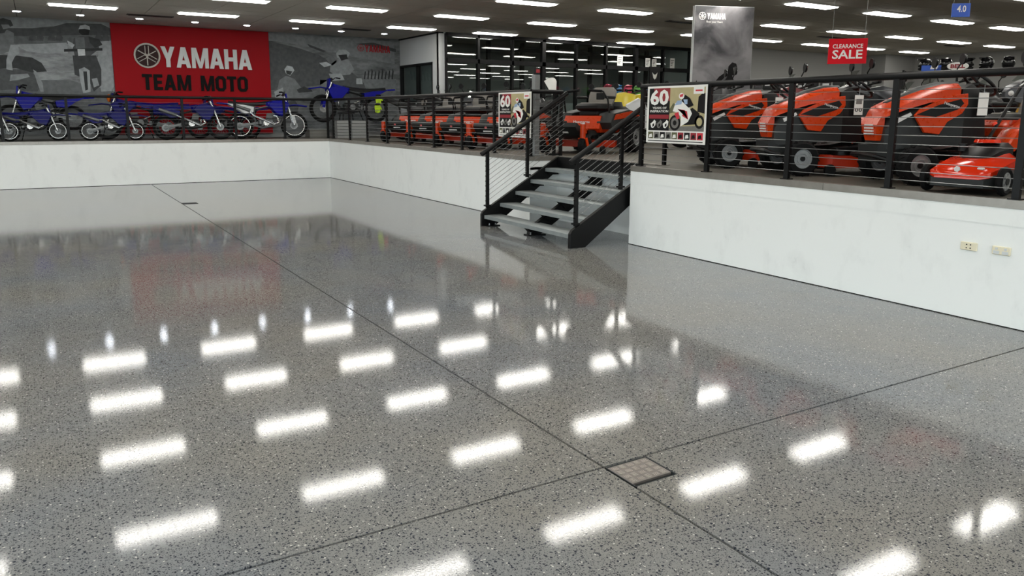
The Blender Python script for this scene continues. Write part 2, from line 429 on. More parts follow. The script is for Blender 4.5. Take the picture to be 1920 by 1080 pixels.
bulkhead('wall_recess_side_near', EDGE_X + .06, REC_X + .06, REC_Y0 - .06, REC_Y0, 'n')
# aluminium edge angle, in lengths
def edge_trim(n, a, b):
    o = MB()
    (ax, ay), (bx, by) = a, b
    if ay == by: o.box(ax, bx, ay - .008, ay + .075, .891, .956)
    else: o.box(ax - .008, ax + .075, min(ay, by), max(ay, by), .891, .956)
    struct(o.build('trim_%d' % n, M_alu, smooth=0))
k = 1
for x0 in (-9.0, -6.0, -3.0, 0.0, 3.0):
    edge_trim(k, (x0, EDGE_Y), (min(x0 + 2.997, EDGE_X + .07), EDGE_Y)); k += 1
edge_trim(k, (6.0, EDGE_Y), (EDGE_X - .008, EDGE_Y)); k += 1
for y0, y1 in ((EDGE_Y - .008, 15.8), (15.797, 12.8), (12.797, REC_Y1), (REC_Y0, 4.6), (4.597, 1.6), (1.597, -1.4), (-1.403, Y0)):
    edge_trim(k, (EDGE_X, y0), (EDGE_X, y1)); k += 1
edge_trim(k, (EDGE_X + .075, REC_Y1), (REC_X, REC_Y1)); k += 1
edge_trim(k, (REC_X + .008, REC_Y0), (REC_X + .008, REC_Y1)); k += 1
struct(MB().box(EDGE_X + .075, REC_X + .08, REC_Y0 - .075, REC_Y0, .891, .956).build('trim_%d' % k, M_alu, smooth=0))

# ---- outer walls
def wall(name, x0, x1, y0, y1, z0, z1, m): return struct(MB().box(x0, x1, y0, y1, z0, z1).build(name, m, smooth=0))
wall('wall_back', X0, 17.3, MURAL_Y, MURAL_Y + .15, 0.80, CEIL + .1, M_grey_wall)
wall('wall_right', X1, X1 + .15, Y0, 16.3, 0.8, CEIL + .1, M_grey_wall)
wall('wall_back_right', 17.2, 24.0, 16.95, 17.1, DECK, CEIL, M_grey_wall)
wall('wall_back_right_pier', 24.0, X1, 16.1, 17.1, DECK, CEIL, M_grey_wall)
wall('wall_office_end', 17.2, 17.3, 17.1, MURAL_Y, DECK, CEIL, M_dark_wall)
wall('wall_front_deck', EDGE_X, X1, Y0 - .15, Y0, 0.0, CEIL + .1, M_grey_wall)
# shop front behind the camera and glazed side wall: sill, header, piers and panes
def glazed(name, horizontal, a, b, fixed, n, wn):
    w = struct(MB().box(*((a, b, fixed - .15, fixed) if horizontal else (fixed - .15, fixed, a, b)), 3.1, CEIL + .1).build(name, M_plain, smooth=0))
    s = (b - a) / n
    MB().box(*((a, b, fixed - .15, fixed) if horizontal else (fixed - .15, fixed, a, b)), 0.0, 0.1).build('sill', M_plain, w, smooth=0)
    for i in range(n + 1):
        c = a + s * i; e0, e1 = max(a, c - .04), min(b, c + .04)
        MB().box(*((e0, e1, fixed - .12, fixed - .03) if horizontal else (fixed - .12, fixed - .03, e0, e1)), 0.1, 3.1).build('mullion', M_black, w, smooth=0)
    for i in range(n):
        c0, c1 = a + s * i + .04, a + s * (i + 1) - .04
        o = struct(MB().box(*((c0, c1, fixed - .08, fixed - .07) if horizontal else (fixed - .08, fixed - .07, c0, c1)), 0.1, 3.1).build('window_%d' % (wn + i), M_clear, smooth=0))
glazed('wall_front', True, -8.1, 5.3, Y0, 7, 1)
glazed('wall_left', False, -4.5, 12.5, X0, 8, 8)
wall('wall_front_pier_left', X0 - .15, -8.1, Y0 - .15, Y0, 0, CEIL + .1, M_plain)
wall('wall_front_pier_right', 5.3, EDGE_X, Y0 - .15, Y0, 0, CEIL + .1, M_plain)
wall('wall_left_pier_near', X0 - .15, X0, Y0, -4.5, 0, CEIL + .1, M_plain)
wall('wall_left_pier_far', X0 - .15, X0, 12.5, MURAL_Y + .15, 0, CEIL + .1, M_plain)

# ---- white office block and its black-framed glass screen
OX, OY = 8.74, 18.05
wo = struct(MB().box(OX, OX + .12, OY, 18.40, DECK, CEIL).build('wall_office', M_plain, smooth=0))
MB().box(OX, OX + .12, 20.48, MURAL_Y, DECK, CEIL).build('side_pier', M_plain, wo, smooth=0)
MB().box(OX, OX + .12, 18.40, 20.48, 2.862, CEIL).build('header', M_plain, wo, smooth=0)
MB().box(OX, OX + .12, 18.40, 20.48, DECK, 1.85).build('dado', M_plain, wo, smooth=0)
MB().box(OX - .03, OX + .13, OY - .03, MURAL_Y, 3.535, CEIL).build('head_trim', M_black, wo, smooth=0)
MB().box(OX, 8.93, OY - .02, OY + .1, DECK, CEIL).build('front_pier', M_plain, wo, smooth=0)
ow = struct(MB().box(OX + .05, OX + .06, 18.40, 20.48, 1.85, 2.862).build('window_16', M_glass, smooth=0))
MB().box(OX - .01, OX + .1, 18.40, 20.48, 2.81, 2.862).box(OX - .01, OX + .1, 18.40, 20.48, 1.85, 1.9).box(OX - .01, OX + .1, 18.40, 18.44, 1.85, 2.862) \
    .box(OX - .01, OX + .1, 20.44, 20.48, 1.85, 2.862).build('window_frame', M_black, ow, smooth=0)
MB().box(OX - .01, OX + .1, 19.36, 19.41, 1.9, 2.81).build('mullion', M_black, ow, smooth=0)
MB().box(OX + .14, OX + .145, 18.40, 20.48, 1.85, 2.862).build('roller_blind', mat('blind_grey', (120, 128, 126), .8), ow, smooth=0)
scr = struct(bpy.data.objects.new('wall_glass_screen', None)); COL.objects.link(scr)
xs = [8.93, 9.86, 10.88, 11.86, 12.95, 13.98, 15.08, 16.12, 17.2]
for i, x in enumerate(xs):
    w = .11 if i in (3, 6) else .06
    MB().box(x - w / 2, x + w / 2, OY - .06, OY + .06, DECK, CEIL - .03).build('mullion', M_black, scr, smooth=0)
MB().box(8.93, 17.2, OY - .06, OY + .06, CEIL - .09, CEIL).build('head_rail', M_black, scr, smooth=0)
MB().box(8.93, 17.2, OY - .06, OY + .06, 2.84, 2.95).build('transom', M_black, scr, smooth=0)
MB().box(8.93, 17.2, OY - .06, OY + .06, DECK, 1.05).build('bottom_rail', M_black, scr, smooth=0)
for i in range(8):
    for z0, z1 in ((1.05, 2.84), (2.95, CEIL - .09)):
        MB().box(xs[i] + .03, xs[i + 1] - .03, OY - .005, OY + .005, z0, z1).build('pane', M_glass, scr, smooth=0)
# dark inner partition seen through the glass
inn = struct(bpy.data.objects.new('wall_inner_partition', None)); COL.objects.link(inn)
for x in (10.9, 12.0, 13.2, 14.4, 15.6, 16.6):
    MB().box(x - .05, x + .05, 19.3, 19.4, DECK, CEIL - .02).build('mullion', M_black, inn, smooth=0)
MB().box(10.9, 17.2, 19.3, 19.4, 3.30, 3.40).build('transom', M_black, inn, smooth=0)
MB().box(10.9, 17.2, 19.33, 19.37, DECK, 1.9).build('solid_panel', M_dark_wall, inn, smooth=0)

# ---- ceiling: grid backing, tiles with recessed joints
ce = struct(MB().box(X0, X1, Y0, MURAL_Y, CEIL + .02, CEIL + .10).build('ceiling', M_ceil_gap, smooth=0))
TX, TY = 1.1375, 0.6375
tiles = []
nx, ny = int((X1 - X0) / TX) + 1, int((MURAL_Y - Y0) / TY) + 1
tx0, ty0 = -10.0625 + .5687 - .0, MURAL_Y - ny * TY
tx0 = 0.98 - 10 * TX + TX / 2 - TX / 2
for i in range(nx + 1):
    for j in range(ny):
        a, b = max(X0, tx0 + i * TX), min(X1, tx0 + (i + 1) * TX)
        c, d = max(Y0, ty0 + j * TY), ty0 + (j + 1) * TY
        if b - a < .1: continue
        u, v, z = to_px(((a + b) / 2, (c + d) / 2, CEIL))
        vis = z > 1 and -60 < u < 1980 and -15 < v < 1080
        tiles.append((0 if vis else 1, z if z > 0 else 99, a, b, c, d))
tiles.sort()
tile_mesh = {}
rest = MB()
for q, (k_, z_, a, b, c, d) in enumerate(tiles):
    if q < 300:
        key = (round(b - a, 3), round(d - c, 3))
        if key not in tile_mesh:
            o = MB().cbox((0, 0, .01), (key[0] - .012, key[1] - .012, .02)).build('tile', M_ceil, ce, smooth=0); tile_mesh[key] = o.data
        else: o = link('tile', tile_mesh[key], ce)
        o.location = ((a + b) / 2, (c + d) / 2, CEIL)
    else: rest.box(a + .006, b - .006, c + .006, d - .006, CEIL, CEIL + .02)
o = rest.build('tiles_beyond', M_ceil, ce, smooth=0); o['kind'] = 'stuff'

# ---- ceiling lamps on their grid
ORD = ['first', 'second', 'third', 'fourth', 'fifth', 'sixth', 'seventh', 'eighth', 'ninth', 'tenth', 'eleventh', 'twelfth', 'thirteenth']
def make_lamp():
    r = thing('ceiling_light', 'long white ceiling light', 'ceiling light', group='rows of long ceiling lights')
    MB().box(-.60, .60, -.165, .165, -.022, 0).build('frame', M_lamp_frame, r, smooth=0)
    MB().loft([[(-.575, -.145, -.022), (.575, -.145, -.022), (.575, .145, -.022), (-.575, .145, -.022)],
               [(-.555, -.125, -.040), (.555, -.125, -.040), (.555, .125, -.040), (-.555, .125, -.040)]]).build('diffuser', M_lamp, r, smooth=0)
    return r
lamp0 = make_lamp(); used = False
for j in range(9):
    y = 17.49 - 2.55 * j
    cols = []
    for i in range(-3, 11):
        x = 0.965 + 2.272 * i
        if j == 0 and x > 15.5: continue
        cols.append(x)
    seen = [x for x in cols if (lambda p: p[2] > 0 and -60 < p[0] < 1975 and 8 < p[1] < 200)(to_px((x, y, CEIL)))]
    mirr = [x for x in cols if x not in seen and (lambda p: p[2] > 0 and -40 < p[0] < 1960 and p[1] < 1100)(to_px((x, y, -CEIL))) and x * CAM_H / (CEIL + CAM_H) < EDGE_X]
    for x in cols:
        o = lamp0 if not used else copy_tree(lamp0); used = True
        o.location = (x, y, CEIL)
        if x in seen:
            o['label'] = 'long white ceiling light, %s from left in the %s row from the mural' % (ORD[seen.index(x)], ORD[j])
        elif x in mirr:
            o['label'] = 'long white ceiling light mirrored in the polished floor, %s from left in mirrored row %s' % (ORD[mirr.index(x)], ORD[j])
        else:
            o['label'] = 'long white ceiling light of the shop lying outside the view'
for i in range(8):
    r = thing('downlight', '%s round downlight from the left in the row before the mural' % ORD[i], 'downlight', (-.146 + 1.132 * i, 19.2, CEIL), group='round downlights along the mural')
    MB().cyl((0, 0, 0), (0, 0, -.012), .085, n=20).build('bezel', M_lamp_frame, r)
    MB().cyl((0, 0, -.012), (0, 0, -.018), .068, n=20).build('lens', M_down, r)
for i, (px, py, ln) in enumerate(((282, 29, .9), (620, 68, .9), (668, 55, .7), (1290, 42, 1.2), (1560, 70, 1.0), (1790, 86, .8))):
    p = at_z(px, py, CEIL)
    r = thing('air_vent', 'dark slot air vent in the ceiling ' + ('above the red sign', 'above the right half of the mural', 'beside the last downlights', 'left of the tall smoke banner', 'above the clearance sign', 'near the far right wall')[i], 'vent', (p.x, p.y, CEIL))
    MB().box(-ln / 2, ln / 2, -.09, .09, -.012, 0).build('frame', M_ceil_gap, r, smooth=0)
    for q in range(3): MB().box(-ln / 2 + .03, ln / 2 - .03, -.065 + q * .05, -.035 + q * .05, -.02, -.012).build('slat', M_blackp, r, smooth=0)

# ---- hatches in the floor
M_cheq = mat('worn_chequer_plate', (128, 122, 117), 0.5, 0.4, var=0.25, scale=30)
M_hframe = mat('dark_hatch_frame', (52, 56, 58), 0.5, 0.4)
h = thing('floor_hatch', 'square chequer plate hatch set in the floor at the joint crossing', 'hatch', (H1[0] + .005, H1[2], -.02))
w, d = H1[1] - H1[0] - .005, H1[3] - H1[2] - .005
MB().box(0, w, 0, d, 0, .006).box(0, .005, 0, d, .006, .019).box(0, w, 0, .005, .006, .019).box(w - .005, w, 0, d, .006, .019).box(0, w, d - .005, d, .006, .019).build('frame', M_hframe, h, smooth=0)
pl = MB().box(.007, w - .007, .035, d - .007, .006, .017).build('chequer_plate', M_cheq, h, smooth=0)
cb = MB()
for i in range(5):
    for j in range(4):
        cx, cy = .03 + i * .042, .055 + j * .042
        for q in range(4):
            if (i + j) % 2: cb.box(cx - .013 + q * .008, cx - .009 + q * .008, cy - .012, cy + .012, .017, .019)
            else: cb.box(cx - .013, cx + .013, cy - .011 + q * .008, cy - .007 + q * .008, .017, .019)
cb.build('raised_bars', mat('chequer_bar', (176, 168, 160), .4, .5), pl, smooth=0)['kind'] = 'stuff'
h = thing('floor_hatch', 'dark rectangular floor grate near the far white bulkhead', 'hatch', (H2[0] + .005, H2[2], -.02))
w, d = H2[1] - H2[0] - .005, H2[3] - H2[2]
MB().box(0, w, 0, d, 0, .005).build('frame', M_hframe, h, smooth=0)
for q in range(7): MB().box(.01 + q * .034, .028 + q * .034, .01, d - .01, .005, .016).build('bar', M_hframe, h, smooth=0)

# ---- outlets on the near bulkhead
M_cream = mat('cream_plastic', (226, 218, 192), 0.4, var=0.03)
for i, (y0, y1, lab) in enumerate(((3.306, 3.180, 'cream power outlet with four dark pin holes on the near bulkhead'), (3.07, 2.938, 'cream double socket plate with white switches, nearest the right edge'))):
    r = thing('power_outlet', lab, 'outlet', (EDGE_X, (y0 + y1) / 2, .572), R(-90))
    W = abs(y0 - y1)
    MB().cbox((0, -.008, 0), (W, .016, .064), .004).build('faceplate', M_cream, r)
    for sx in (-1, 1):
        if i == 0:
            for sz in (-.013, .013): MB().cyl((sx * .015, -.015, sz), (sx * .015, -.018, sz), .005, n=8).build('socket_hole', M_blackp, r)
        else:
            MB().box(sx * .032 - .022, sx * .032 + .022, -.019, -.015, -.026, -.002).build('socket', M_plain, r, smooth=0)
            MB().box(sx * .032 - .009, sx * .032 + .009, -.020, -.015, .006, .022).build('switch', M_plain, r, smooth=0)

# ================================================================== RAILINGS AND STAIR
POST = .05
def level_rail(name, label, pts_posts, axis, fixed, a, b, ncab=11):
    r = thing(name, label, 'railing', (0, 0, 0))
    def P(t, z): return (t, fixed, z) if axis == 'x' else (fixed, t, z)
    MB().tube([P(a, RAIL_Z), P(b, RAIL_Z)], .031, 12).build('top_rail', M_black, r)
    for t in pts_posts:
        x, y, _ = P(t, 0)
        p = MB().box(x - .026, x + .026, y - .018, y + .018, DECK + .008, RAIL_Z - .02).build('post', M_black, r, smooth=0) if axis == 'x' else \
            MB().box(x - .018, x + .018, y - .026, y + .026, DECK + .008, RAIL_Z - .02).build('post', M_black, r, smooth=0)
        MB().cbox((x, y, DECK + .009), (.085, .085, .01)).build('base_plate', M_black, p, smooth=0)
    for i in range(ncab):
        z = DECK + .085 + i * .0735
        MB().cyl(P(a, z), P(b, z), .0032, n=6).build('cable', M_steel, r)
    return r
RX = EDGE_X + .05
level_rail('cable_railing', 'black cable railing along the deck below the mural', [-3.0, -1.75, -.60, .56, 1.69, 2.80, 3.93, 5.05, 6.10], 'x', EDGE_Y + .05, -8.9, RX)
level_rail('cable_railing', 'black cable railing in front of the zero-turn mowers', [18.55, 17.40, 16.28, 15.15, 14.02, 12.92, 11.82, 10.72, 9.66], 'y', RX, EDGE_Y + .05, 9.64)
level_rail('cable_railing', 'black cable railing in front of the orange ride-on tractors', [7.20, 6.12, 5.06, 4.00, 2.975, 1.9, .8], 'y', RX, 7.22, -5.9)
# short return beside the head of the stair
rr = thing('cable_railing', 'short railing return at the top left of the steel stair', 'railing')
MB().tube([(RX, 9.66, RAIL_Z), (6.70, 9.66, RAIL_Z)], .031, 12).build('top_rail', M_black, rr)
for x in (6.56, 6.68): MB().box(x - .02, x + .02, 9.64, 9.68, DECK, RAIL_Z - .02).build('post', M_black, rr, smooth=0)
for i in range(11): MB().cyl((RX, 9.66, DECK + .085 + i * .0735), (6.68, 9.66, DECK + .085 + i * .0735), .0032, n=6).build('cable', M_steel, rr)

st = thing('steel_stair', 'black steel stair with five galvanised treads up to the raised deck', 'stair', (0, 0, 0))
SL = .158 / .255
for y in (7.40, 9.55):
    s = MB()
    x0, x1 = 5.262, REC_X - .004
    zt = lambda x: .215 + (x - x0) * SL
    s.slab([(x0, 0.0), (x0 + .22, 0.0), (x1, zt(x1) - .26), (x1, min(zt(x1), DECK + .005)), (x0 + .03, zt(x0) - .0), (x0, .17)], y, .05, .004)
    so = s.build('stringer', M_black, st, smooth=0)
    MB().box(x0 + .05, x0 + .26, y + (.025 if y < 8 else -.095), y + (.095 if y < 8 else -.025), 0, .012).build('foot_plate', M_black, so, smooth=0)
    for q in (.1, .2): MB().cyl((x0 + q, y + (.06 if y < 8 else -.06), .012), (x0 + q, y + (.06 if y < 8 else -.06), .04), .011, n=6).build('bolt', M_chrome, so)
for i in range(5):
    x = 5.30 + .255 * i; z = .158 * (i + 1)
    t = MB().cbox((x + .135, 8.475, z - .018), (.275, 2.09, .036), .006).build('tread', M_galv, st)
    MB().box(x - .004, x + .012, 7.435, 9.515, z - .05, z - .002).build('nosing', M_galv, t, smooth=0)
    for y in (7.44, 9.51): MB().box(x + .05, x + .22, y - .015, y + .015, z - .10, z - .037).build('bracket', M_black, t, smooth=0)
# centre saw-tooth stringer
c = MB()
for i in range(5):
    x = 5.30 + .255 * i; z = .158 * (i + 1)
    c.slab([(x + .02, z - .04), (x + .26, z - .04), (x + .26, z - .075), (x + .14, z - .16), (x + .06, z - .075)], 8.50, .09, .003)
c.slab([(5.38, .0), (5.55, .0), (6.56, .62), (6.56, .80), (5.40, .10)], 8.50, .06, .003)
cs = c.build('centre_stringer', M_black, st, smooth=0)
MB().box(5.36, 5.62, 8.43, 8.57, 0, .012).build('foot_plate', M_black, cs, smooth=0)
for q in (8.46, 8.54): MB().cyl((5.40, q, .012), (5.40, q, .045), .011, n=6).build('bolt', M_chrome, cs)
MB().box(REC_X - .034, REC_X - .004, 7.43, 9.52, .73, .945).build('landing_beam', M_black, st, smooth=0)
def stair_rail(label, y, xe, ze):
    r = thing('stair_railing', label, 'railing')
    xa, za = 5.265, 1.006
    sl = (1.874 - 1.016) / (6.695 - 5.267)
    MB().tube([(xa, y, za), (xe, y, za + (xe - xa) * sl)], .033, 12).build('handrail', M_black, r)
    zs = lambda x: .215 + (x - 5.262) * SL
    zr = lambda x: za + (x - xa) * sl
    for x in (5.36, 6.02):
        p = MB().box(x - .02, x + .02, y - .02, y + .02, zs(x) - .02, zr(x) - .02).build('post', M_black, r, smooth=0)
        MB().cbox((x, y, zs(x) + .012), (.09, .06, .02)).build('base_plate', M_black, p, smooth=0)
    for i in range(10):
        o = .10 + i * .071
        q = lambda x: zs(x) - .02 + o * (zr(x) - zs(x)) / .80
        xe2 = min(xe, 6.66)
        MB().cyl((5.36, y, q(5.36)), (xe2, y, q(xe2)), .0032, n=6).build('cable', M_steel, r)
        MB().cyl((5.325, y, q(5.36)), (5.34, y, q(5.36)), .006, n=6).build('end_nut', M_black, r)
    return r
stair_rail('sloping handrail with cables on the far left side of the stair', 9.54, 6.70, 0)
stair_rail('sloping handrail with cables on the near right side of the stair', 7.41, 6.33, 0)
rr = thing('cable_railing', 'short railing return at the top right of the steel stair', 'railing')
MB().tube([(RX, 7.21, RAIL_Z), (6.33, 7.30, 1.66)], .031, 12).build('top_rail', M_black, rr)
MB().box(6.56, 6.60, 7.25, 7.29, DECK, RAIL_Z).build('post', M_black, rr, smooth=0)
MB().tube([(RX, 7.2, RAIL_Z), (6.58, 7.27, RAIL_Z)], .031, 12).build('side_rail', M_black, rr)
# ================================================================== MURAL, SIGNS, POSTERS
def tone(v, tint=(0.97, 1.0, 1.01)):
    return mat('mural_grey_%d' % v, tuple(min(255, v * 1.0 * t) for t in tint), 0.65, var=0.42, scale=11, spec=0.15)
def mural_back(name, v):
    m = bpy.data.materials.new(name); m.use_nodes = True
    nt = m.node_tree; n = nt.nodes; L = nt.links; b = n['Principled BSDF']
    g = n.new('ShaderNodeNewGeometry'); mp = n.new('ShaderNodeMapping'); mp.inputs['Scale'].default_value = (0.8, 1, 2.6); L.new(g.outputs['Position'], mp.inputs[0])
    z = n.new('ShaderNodeTexNoise'); z.inputs['Scale'].default_value = 2.2; z.inputs['Detail'].default_value = 9; z.inputs['Roughness'].default_value = 0.68
    L.new(mp.outputs[0], z.inputs['Vector'])
    c = n.new('ShaderNodeMix'); c.data_type = 'RGBA'; r = n.new('ShaderNodeMapRange'); r.inputs[1].default_value = 0.32; r.inputs[2].default_value = 0.68
    L.new(z.outputs[0], r.inputs[0]); L.new(r.outputs[0], c.inputs[0])
    v *= 1.0; a, e = lin(v * 0.70), lin(v * 1.25); b.inputs['Specular IOR Level'].default_value = 0.15
    c.inputs[6].default_value = (a * .95, a, a * 1.02, 1); c.inputs[7].default_value = (e * .95, e, e * 1.02, 1)
    L.new(c.outputs[2], b.inputs['Base Color']); b.inputs['Roughness'].default_value = 0.6
    return m
def board(name, label, x0, x1, z0, z1, m, t=.02):
    r = thing(name, label, 'mural', ((x0 + x1) / 2, MURAL_Y, z0))
    MB().box(-(x1 - x0) / 2, (x1 - x0) / 2, -t, 0, 0, z1 - z0).build('backing', m, r, smooth=0)
    r['front'] = t; bpy.context.view_layer.update()
    return r
def mpoly(root, name, v, pts, layer=1):
    """a printed tone area: outline measured on the photograph, laid on the mural board"""
    o = root.location; b = MB(); y1 = -.02 - .0012 * (layer - 1); y0 = y1 - .0012
    loc = [(p.x - o.x, p.z - o.z) for p in (at_y(px, py, MURAL_Y - .02) for px, py in pts)]
    zt = CEIL - .004 - o.z
    loc = [(x, max(.002, min(z, zt))) for x, z in loc]
    b.loft([[(x, y1, z) for x, z in loc], [(x, y0, z) for x, z in loc]])
    return b.build(name, tone(v), root, smooth=0)
MB0 = 1.06
mL = board('wall_mural', 'grey photo mural of two trail riders left of the red sign', X0, 1.625, MB0, CEIL, mural_back('mural_print_left', 150))
mR = board('wall_mural', 'grey photo mural of motocross riders right of the red sign', 5.185, OX, MB0, CEIL, mural_back('mural_print_right', 122))
# left picture: sky, ridge, plain, two riders
mpoly(mL, 'sky', 150, [(-40, 18), (207, 42), (208, 52), (165, 44), (120, 47), (60, 52), (-40, 50)], 1)
mpoly(mL, 'ridge', 88, [(-40, 52), (60, 53), (100, 50), (125, 43), (190, 45), (208, 54), (208, 66), (140, 66), (60, 68), (-40, 66)], 2)
mpoly(mL, 'scrub_band', 112, [(-40, 66), (60, 67), (140, 66), (208, 65), (208, 80), (120, 82), (30, 82), (-40, 78)], 1)
for px in (60, 74, 96, 110, 184, 197): mpoly(mL, 'bush', 92, [(px - 7, 76), (px - 4, 66), (px + 3, 64), (px + 8, 70), (px + 7, 77)], 3)
mpoly(mL, 'pale_track', 172, [(28, 84), (125, 80), (128, 100), (80, 100), (50, 96)], 2)
mpoly(mL, 'pale_plain', 168, [(186, 78), (209, 76), (214, 170), (190, 172), (182, 130)], 2)
mpoly(mL, 'dark_ground', 118, [(-40, 140), (60, 150), (130, 150), (216, 172), (217, 215), (-40, 215)], 1)
# big near rider at the left edge
mpoly(mL, 'near_helmet', 78, [(-30, 40), (6, 34), (20, 38), (25, 48), (14, 52), (8, 62), (-30, 66)], 4)
mpoly(mL, 'near_goggle', 140, [(2, 46), (16, 46), (20, 52), (6, 55)], 5)
mpoly(mL, 'near_jersey', 128, [(-30, 62), (14, 56), (26, 62), (26, 84), (20, 96), (-30, 110)], 3)
mpoly(mL, 'near_fork_guard', 172, [(20, 84), (34, 84), (36, 100), (28, 106), (22, 118), (24, 132), (12, 130), (12, 112)], 6)
mpoly(mL, 'near_tyre', 72, [(-30, 102), (30, 104), (60, 108), (78, 118), (88, 134), (60, 136), (30, 128), (-30, 130)], 4)
mpoly(mL, 'near_engine', 96, [(-30, 128), (40, 130), (62, 136), (78, 160), (70, 172), (20, 168), (-30, 172)], 3)
mpoly(mL, 'near_chrome', 160, [(20, 140), (52, 138), (56, 144), (34, 150), (18, 152)], 5)
mpoly(mL, 'near_pipe', 158, [(62, 130), (68, 134), (80, 156), (82, 172), (76, 172), (70, 156)], 5)
# far rider riding towards the viewer
mpoly(mL, 'helmet', 190, [(147, 55), (150, 48), (160, 46), (168, 50), (169, 56), (158, 54)], 5)
mpoly(mL, 'visor', 52, [(148, 55), (158, 54), (168, 57), (166, 66), (154, 66), (148, 61)], 6)
mpoly(mL, 'rider_torso', 92, [(138, 72), (150, 68), (166, 68), (184, 78), (186, 92), (170, 104), (140, 104), (136, 88)], 3)
mpoly(mL, 'rider_sleeve', 70, [(166, 68), (186, 74), (192, 84), (178, 90), (168, 80)], 5)
mpoly(mL, 'rider_arm', 200, [(126, 76), (134, 80), (140, 84), (136, 90), (128, 84)], 5)
mpoly(mL, 'handlebar', 62, [(120, 92), (192, 90), (192, 95), (120, 97)], 6)
mpoly(mL, 'front_shield', 120, [(141, 70), (158, 70), (160, 92), (142, 92)], 5)
mpoly(mL, 'number_plate', 222, [(145, 92), (159, 92), (160, 104), (147, 105)], 7)
mpoly(mL, 'rider_legs', 78, [(136, 104), (180, 104), (190, 130), (190, 160), (176, 172), (166, 150), (140, 140)], 4)
mpoly(mL, 'front_wheel', 176, [(148, 130), (158, 126), (168, 132), (170, 172), (156, 175), (150, 150)], 6)
mpoly(mL, 'front_wheel_core', 66, [(156, 134), (163, 134), (165, 168), (160, 170)], 7)
mpoly(mL, 'boot', 170, [(172, 148), (182, 146), (186, 160), (176, 164)], 6)
# right picture
mpoly(mR, 'hill_top', 140, [(502, 62), (738, 78), (740, 120), (690, 112), (600, 92), (540, 80), (502, 76)], 1)
mpoly(mR, 'hill_shadow', 92, [(500, 76), (560, 90), (600, 104), (640, 132), (600, 160), (502, 170)], 2)
mpoly(mR, 'crease', 84, [(576, 82), (612, 96), (606, 98), (580, 88)], 3)
mpoly(mR, 'bank', 132, [(600, 150), (742, 148), (742, 200), (600, 205)], 2)
mpoly(mR, 'crease', 84, [(666, 82), (700, 80), (742, 92), (742, 98), (700, 88)], 3)
for i in range(9):
    px = 682 + i * 6.5; mpoly(mR, 'fence_post', 62, [(px, 148), (px + 2, 134 - (i % 3) * 3), (px + 4, 134), (px + 2.5, 149)], 4)
# jumping rider in the middle of the picture
mpoly(mR, 'rider_helmet', 176, [(630, 100), (636, 93), (648, 93), (656, 100), (652, 108), (640, 112), (632, 108)], 6)
mpoly(mR, 'rider_goggle', 60, [(634, 103), (650, 102), (652, 110), (640, 114)], 7)
mpoly(mR, 'rider_jersey', 150, [(620, 120), (634, 110), (654, 112), (664, 130), (656, 140), (630, 142), (618, 134)], 5)
mpoly(mR, 'rider_glove', 200, [(598, 118), (612, 116), (622, 122), (608, 126)], 6)
mpoly(mR, 'rider_arm', 120, [(610, 110), (624, 104), (632, 116), (622, 124)], 5)
mpoly(mR, 'rider_bike', 96, [(612, 142), (660, 136), (680, 152), (690, 176), (640, 190), (614, 170)], 4)
mpoly(mR, 'rider_plate', 186, [(668, 147), (678, 147), (680, 158), (668, 158)], 6)
mpoly(mR, 'rider_knee', 178, [(616, 138), (640, 138), (646, 150), (622, 152)], 6)
# following rider
mpoly(mR, 'far_helmet', 186, [(533, 130), (538, 123), (548, 125), (552, 132), (544, 142), (536, 138)], 6)
mpoly(mR, 'far_goggle', 70, [(536, 132), (548, 134), (544, 141), (537, 138)], 7)
mpoly(mR, 'far_jersey', 128, [(524, 150), (536, 142), (552, 148), (566, 166), (560, 182), (530, 186), (520, 166)], 5)
mpoly(mR, 'far_fender', 70, [(556, 168), (570, 162), (584, 168), (586, 172), (560, 174)], 6)
mpoly(mR, 'far_pants', 168, [(514, 172), (530, 164), (536, 190), (520, 200)], 6)
mpoly(mR, 'far_wheel', 88, [(520, 200), (552, 186), (560, 200), (556, 220), (524, 224)], 4)
M_red = mat('red_sign_panel', (160, 4, 18), 0.5, var=0.04, spec=0.15)
M_redp = mat('red_lettering', (170, 22, 34), 0.45, var=0.05)
M_letter = mat('brushed_letter_white', (222, 224, 222), 0.45, 0.0, var=0.05)
M_lblack = mat('gloss_black_letter', (4, 5, 5), 0.45, var=0.1, spec=0.12)
sm = thing('wall_sign', 'small red YAMAHA lettering and emblem on the right mural', 'sign', (7.53, MURAL_Y - .028, 3.19))
block_text(sm, 'YAMAHA', .2, 0, .72, .19, M_redp, 0, .006)
fork_emblem(sm, .08, .10, .09, M_redp, 0, .006)
# the big red sign panel with raised letters
rs = thing('red_sign', 'large red panel sign reading YAMAHA TEAM MOTO on the mural wall', 'sign', (1.63, MURAL_Y - .001, 1.05))
MB().cbox((1.775, -.03, 1.2555), (3.55, .06, 2.51), .004).build('panel', M_red, rs)
block_text(rs, 'YAMAHA', 1.02, 1.565, 2.08, .475, M_letter, -.06, .035, .07)
block_text(rs, 'TEAM MOTO', .58, 1.03, 2.40, .365, M_lblack, -.06, .025, .11)
MB().cyl((.725, -.06, 1.815), (.725, -.068, 1.815), .27, n=32).build('emblem_disc', mat('emblem_maroon', (44, 12, 14), 0.4, spec=0.2), rs)
fork_emblem(rs, .725, 1.815, .285, mat('emblem_silver', (168, 160, 152), .4, .4), -.068, .02, .6)

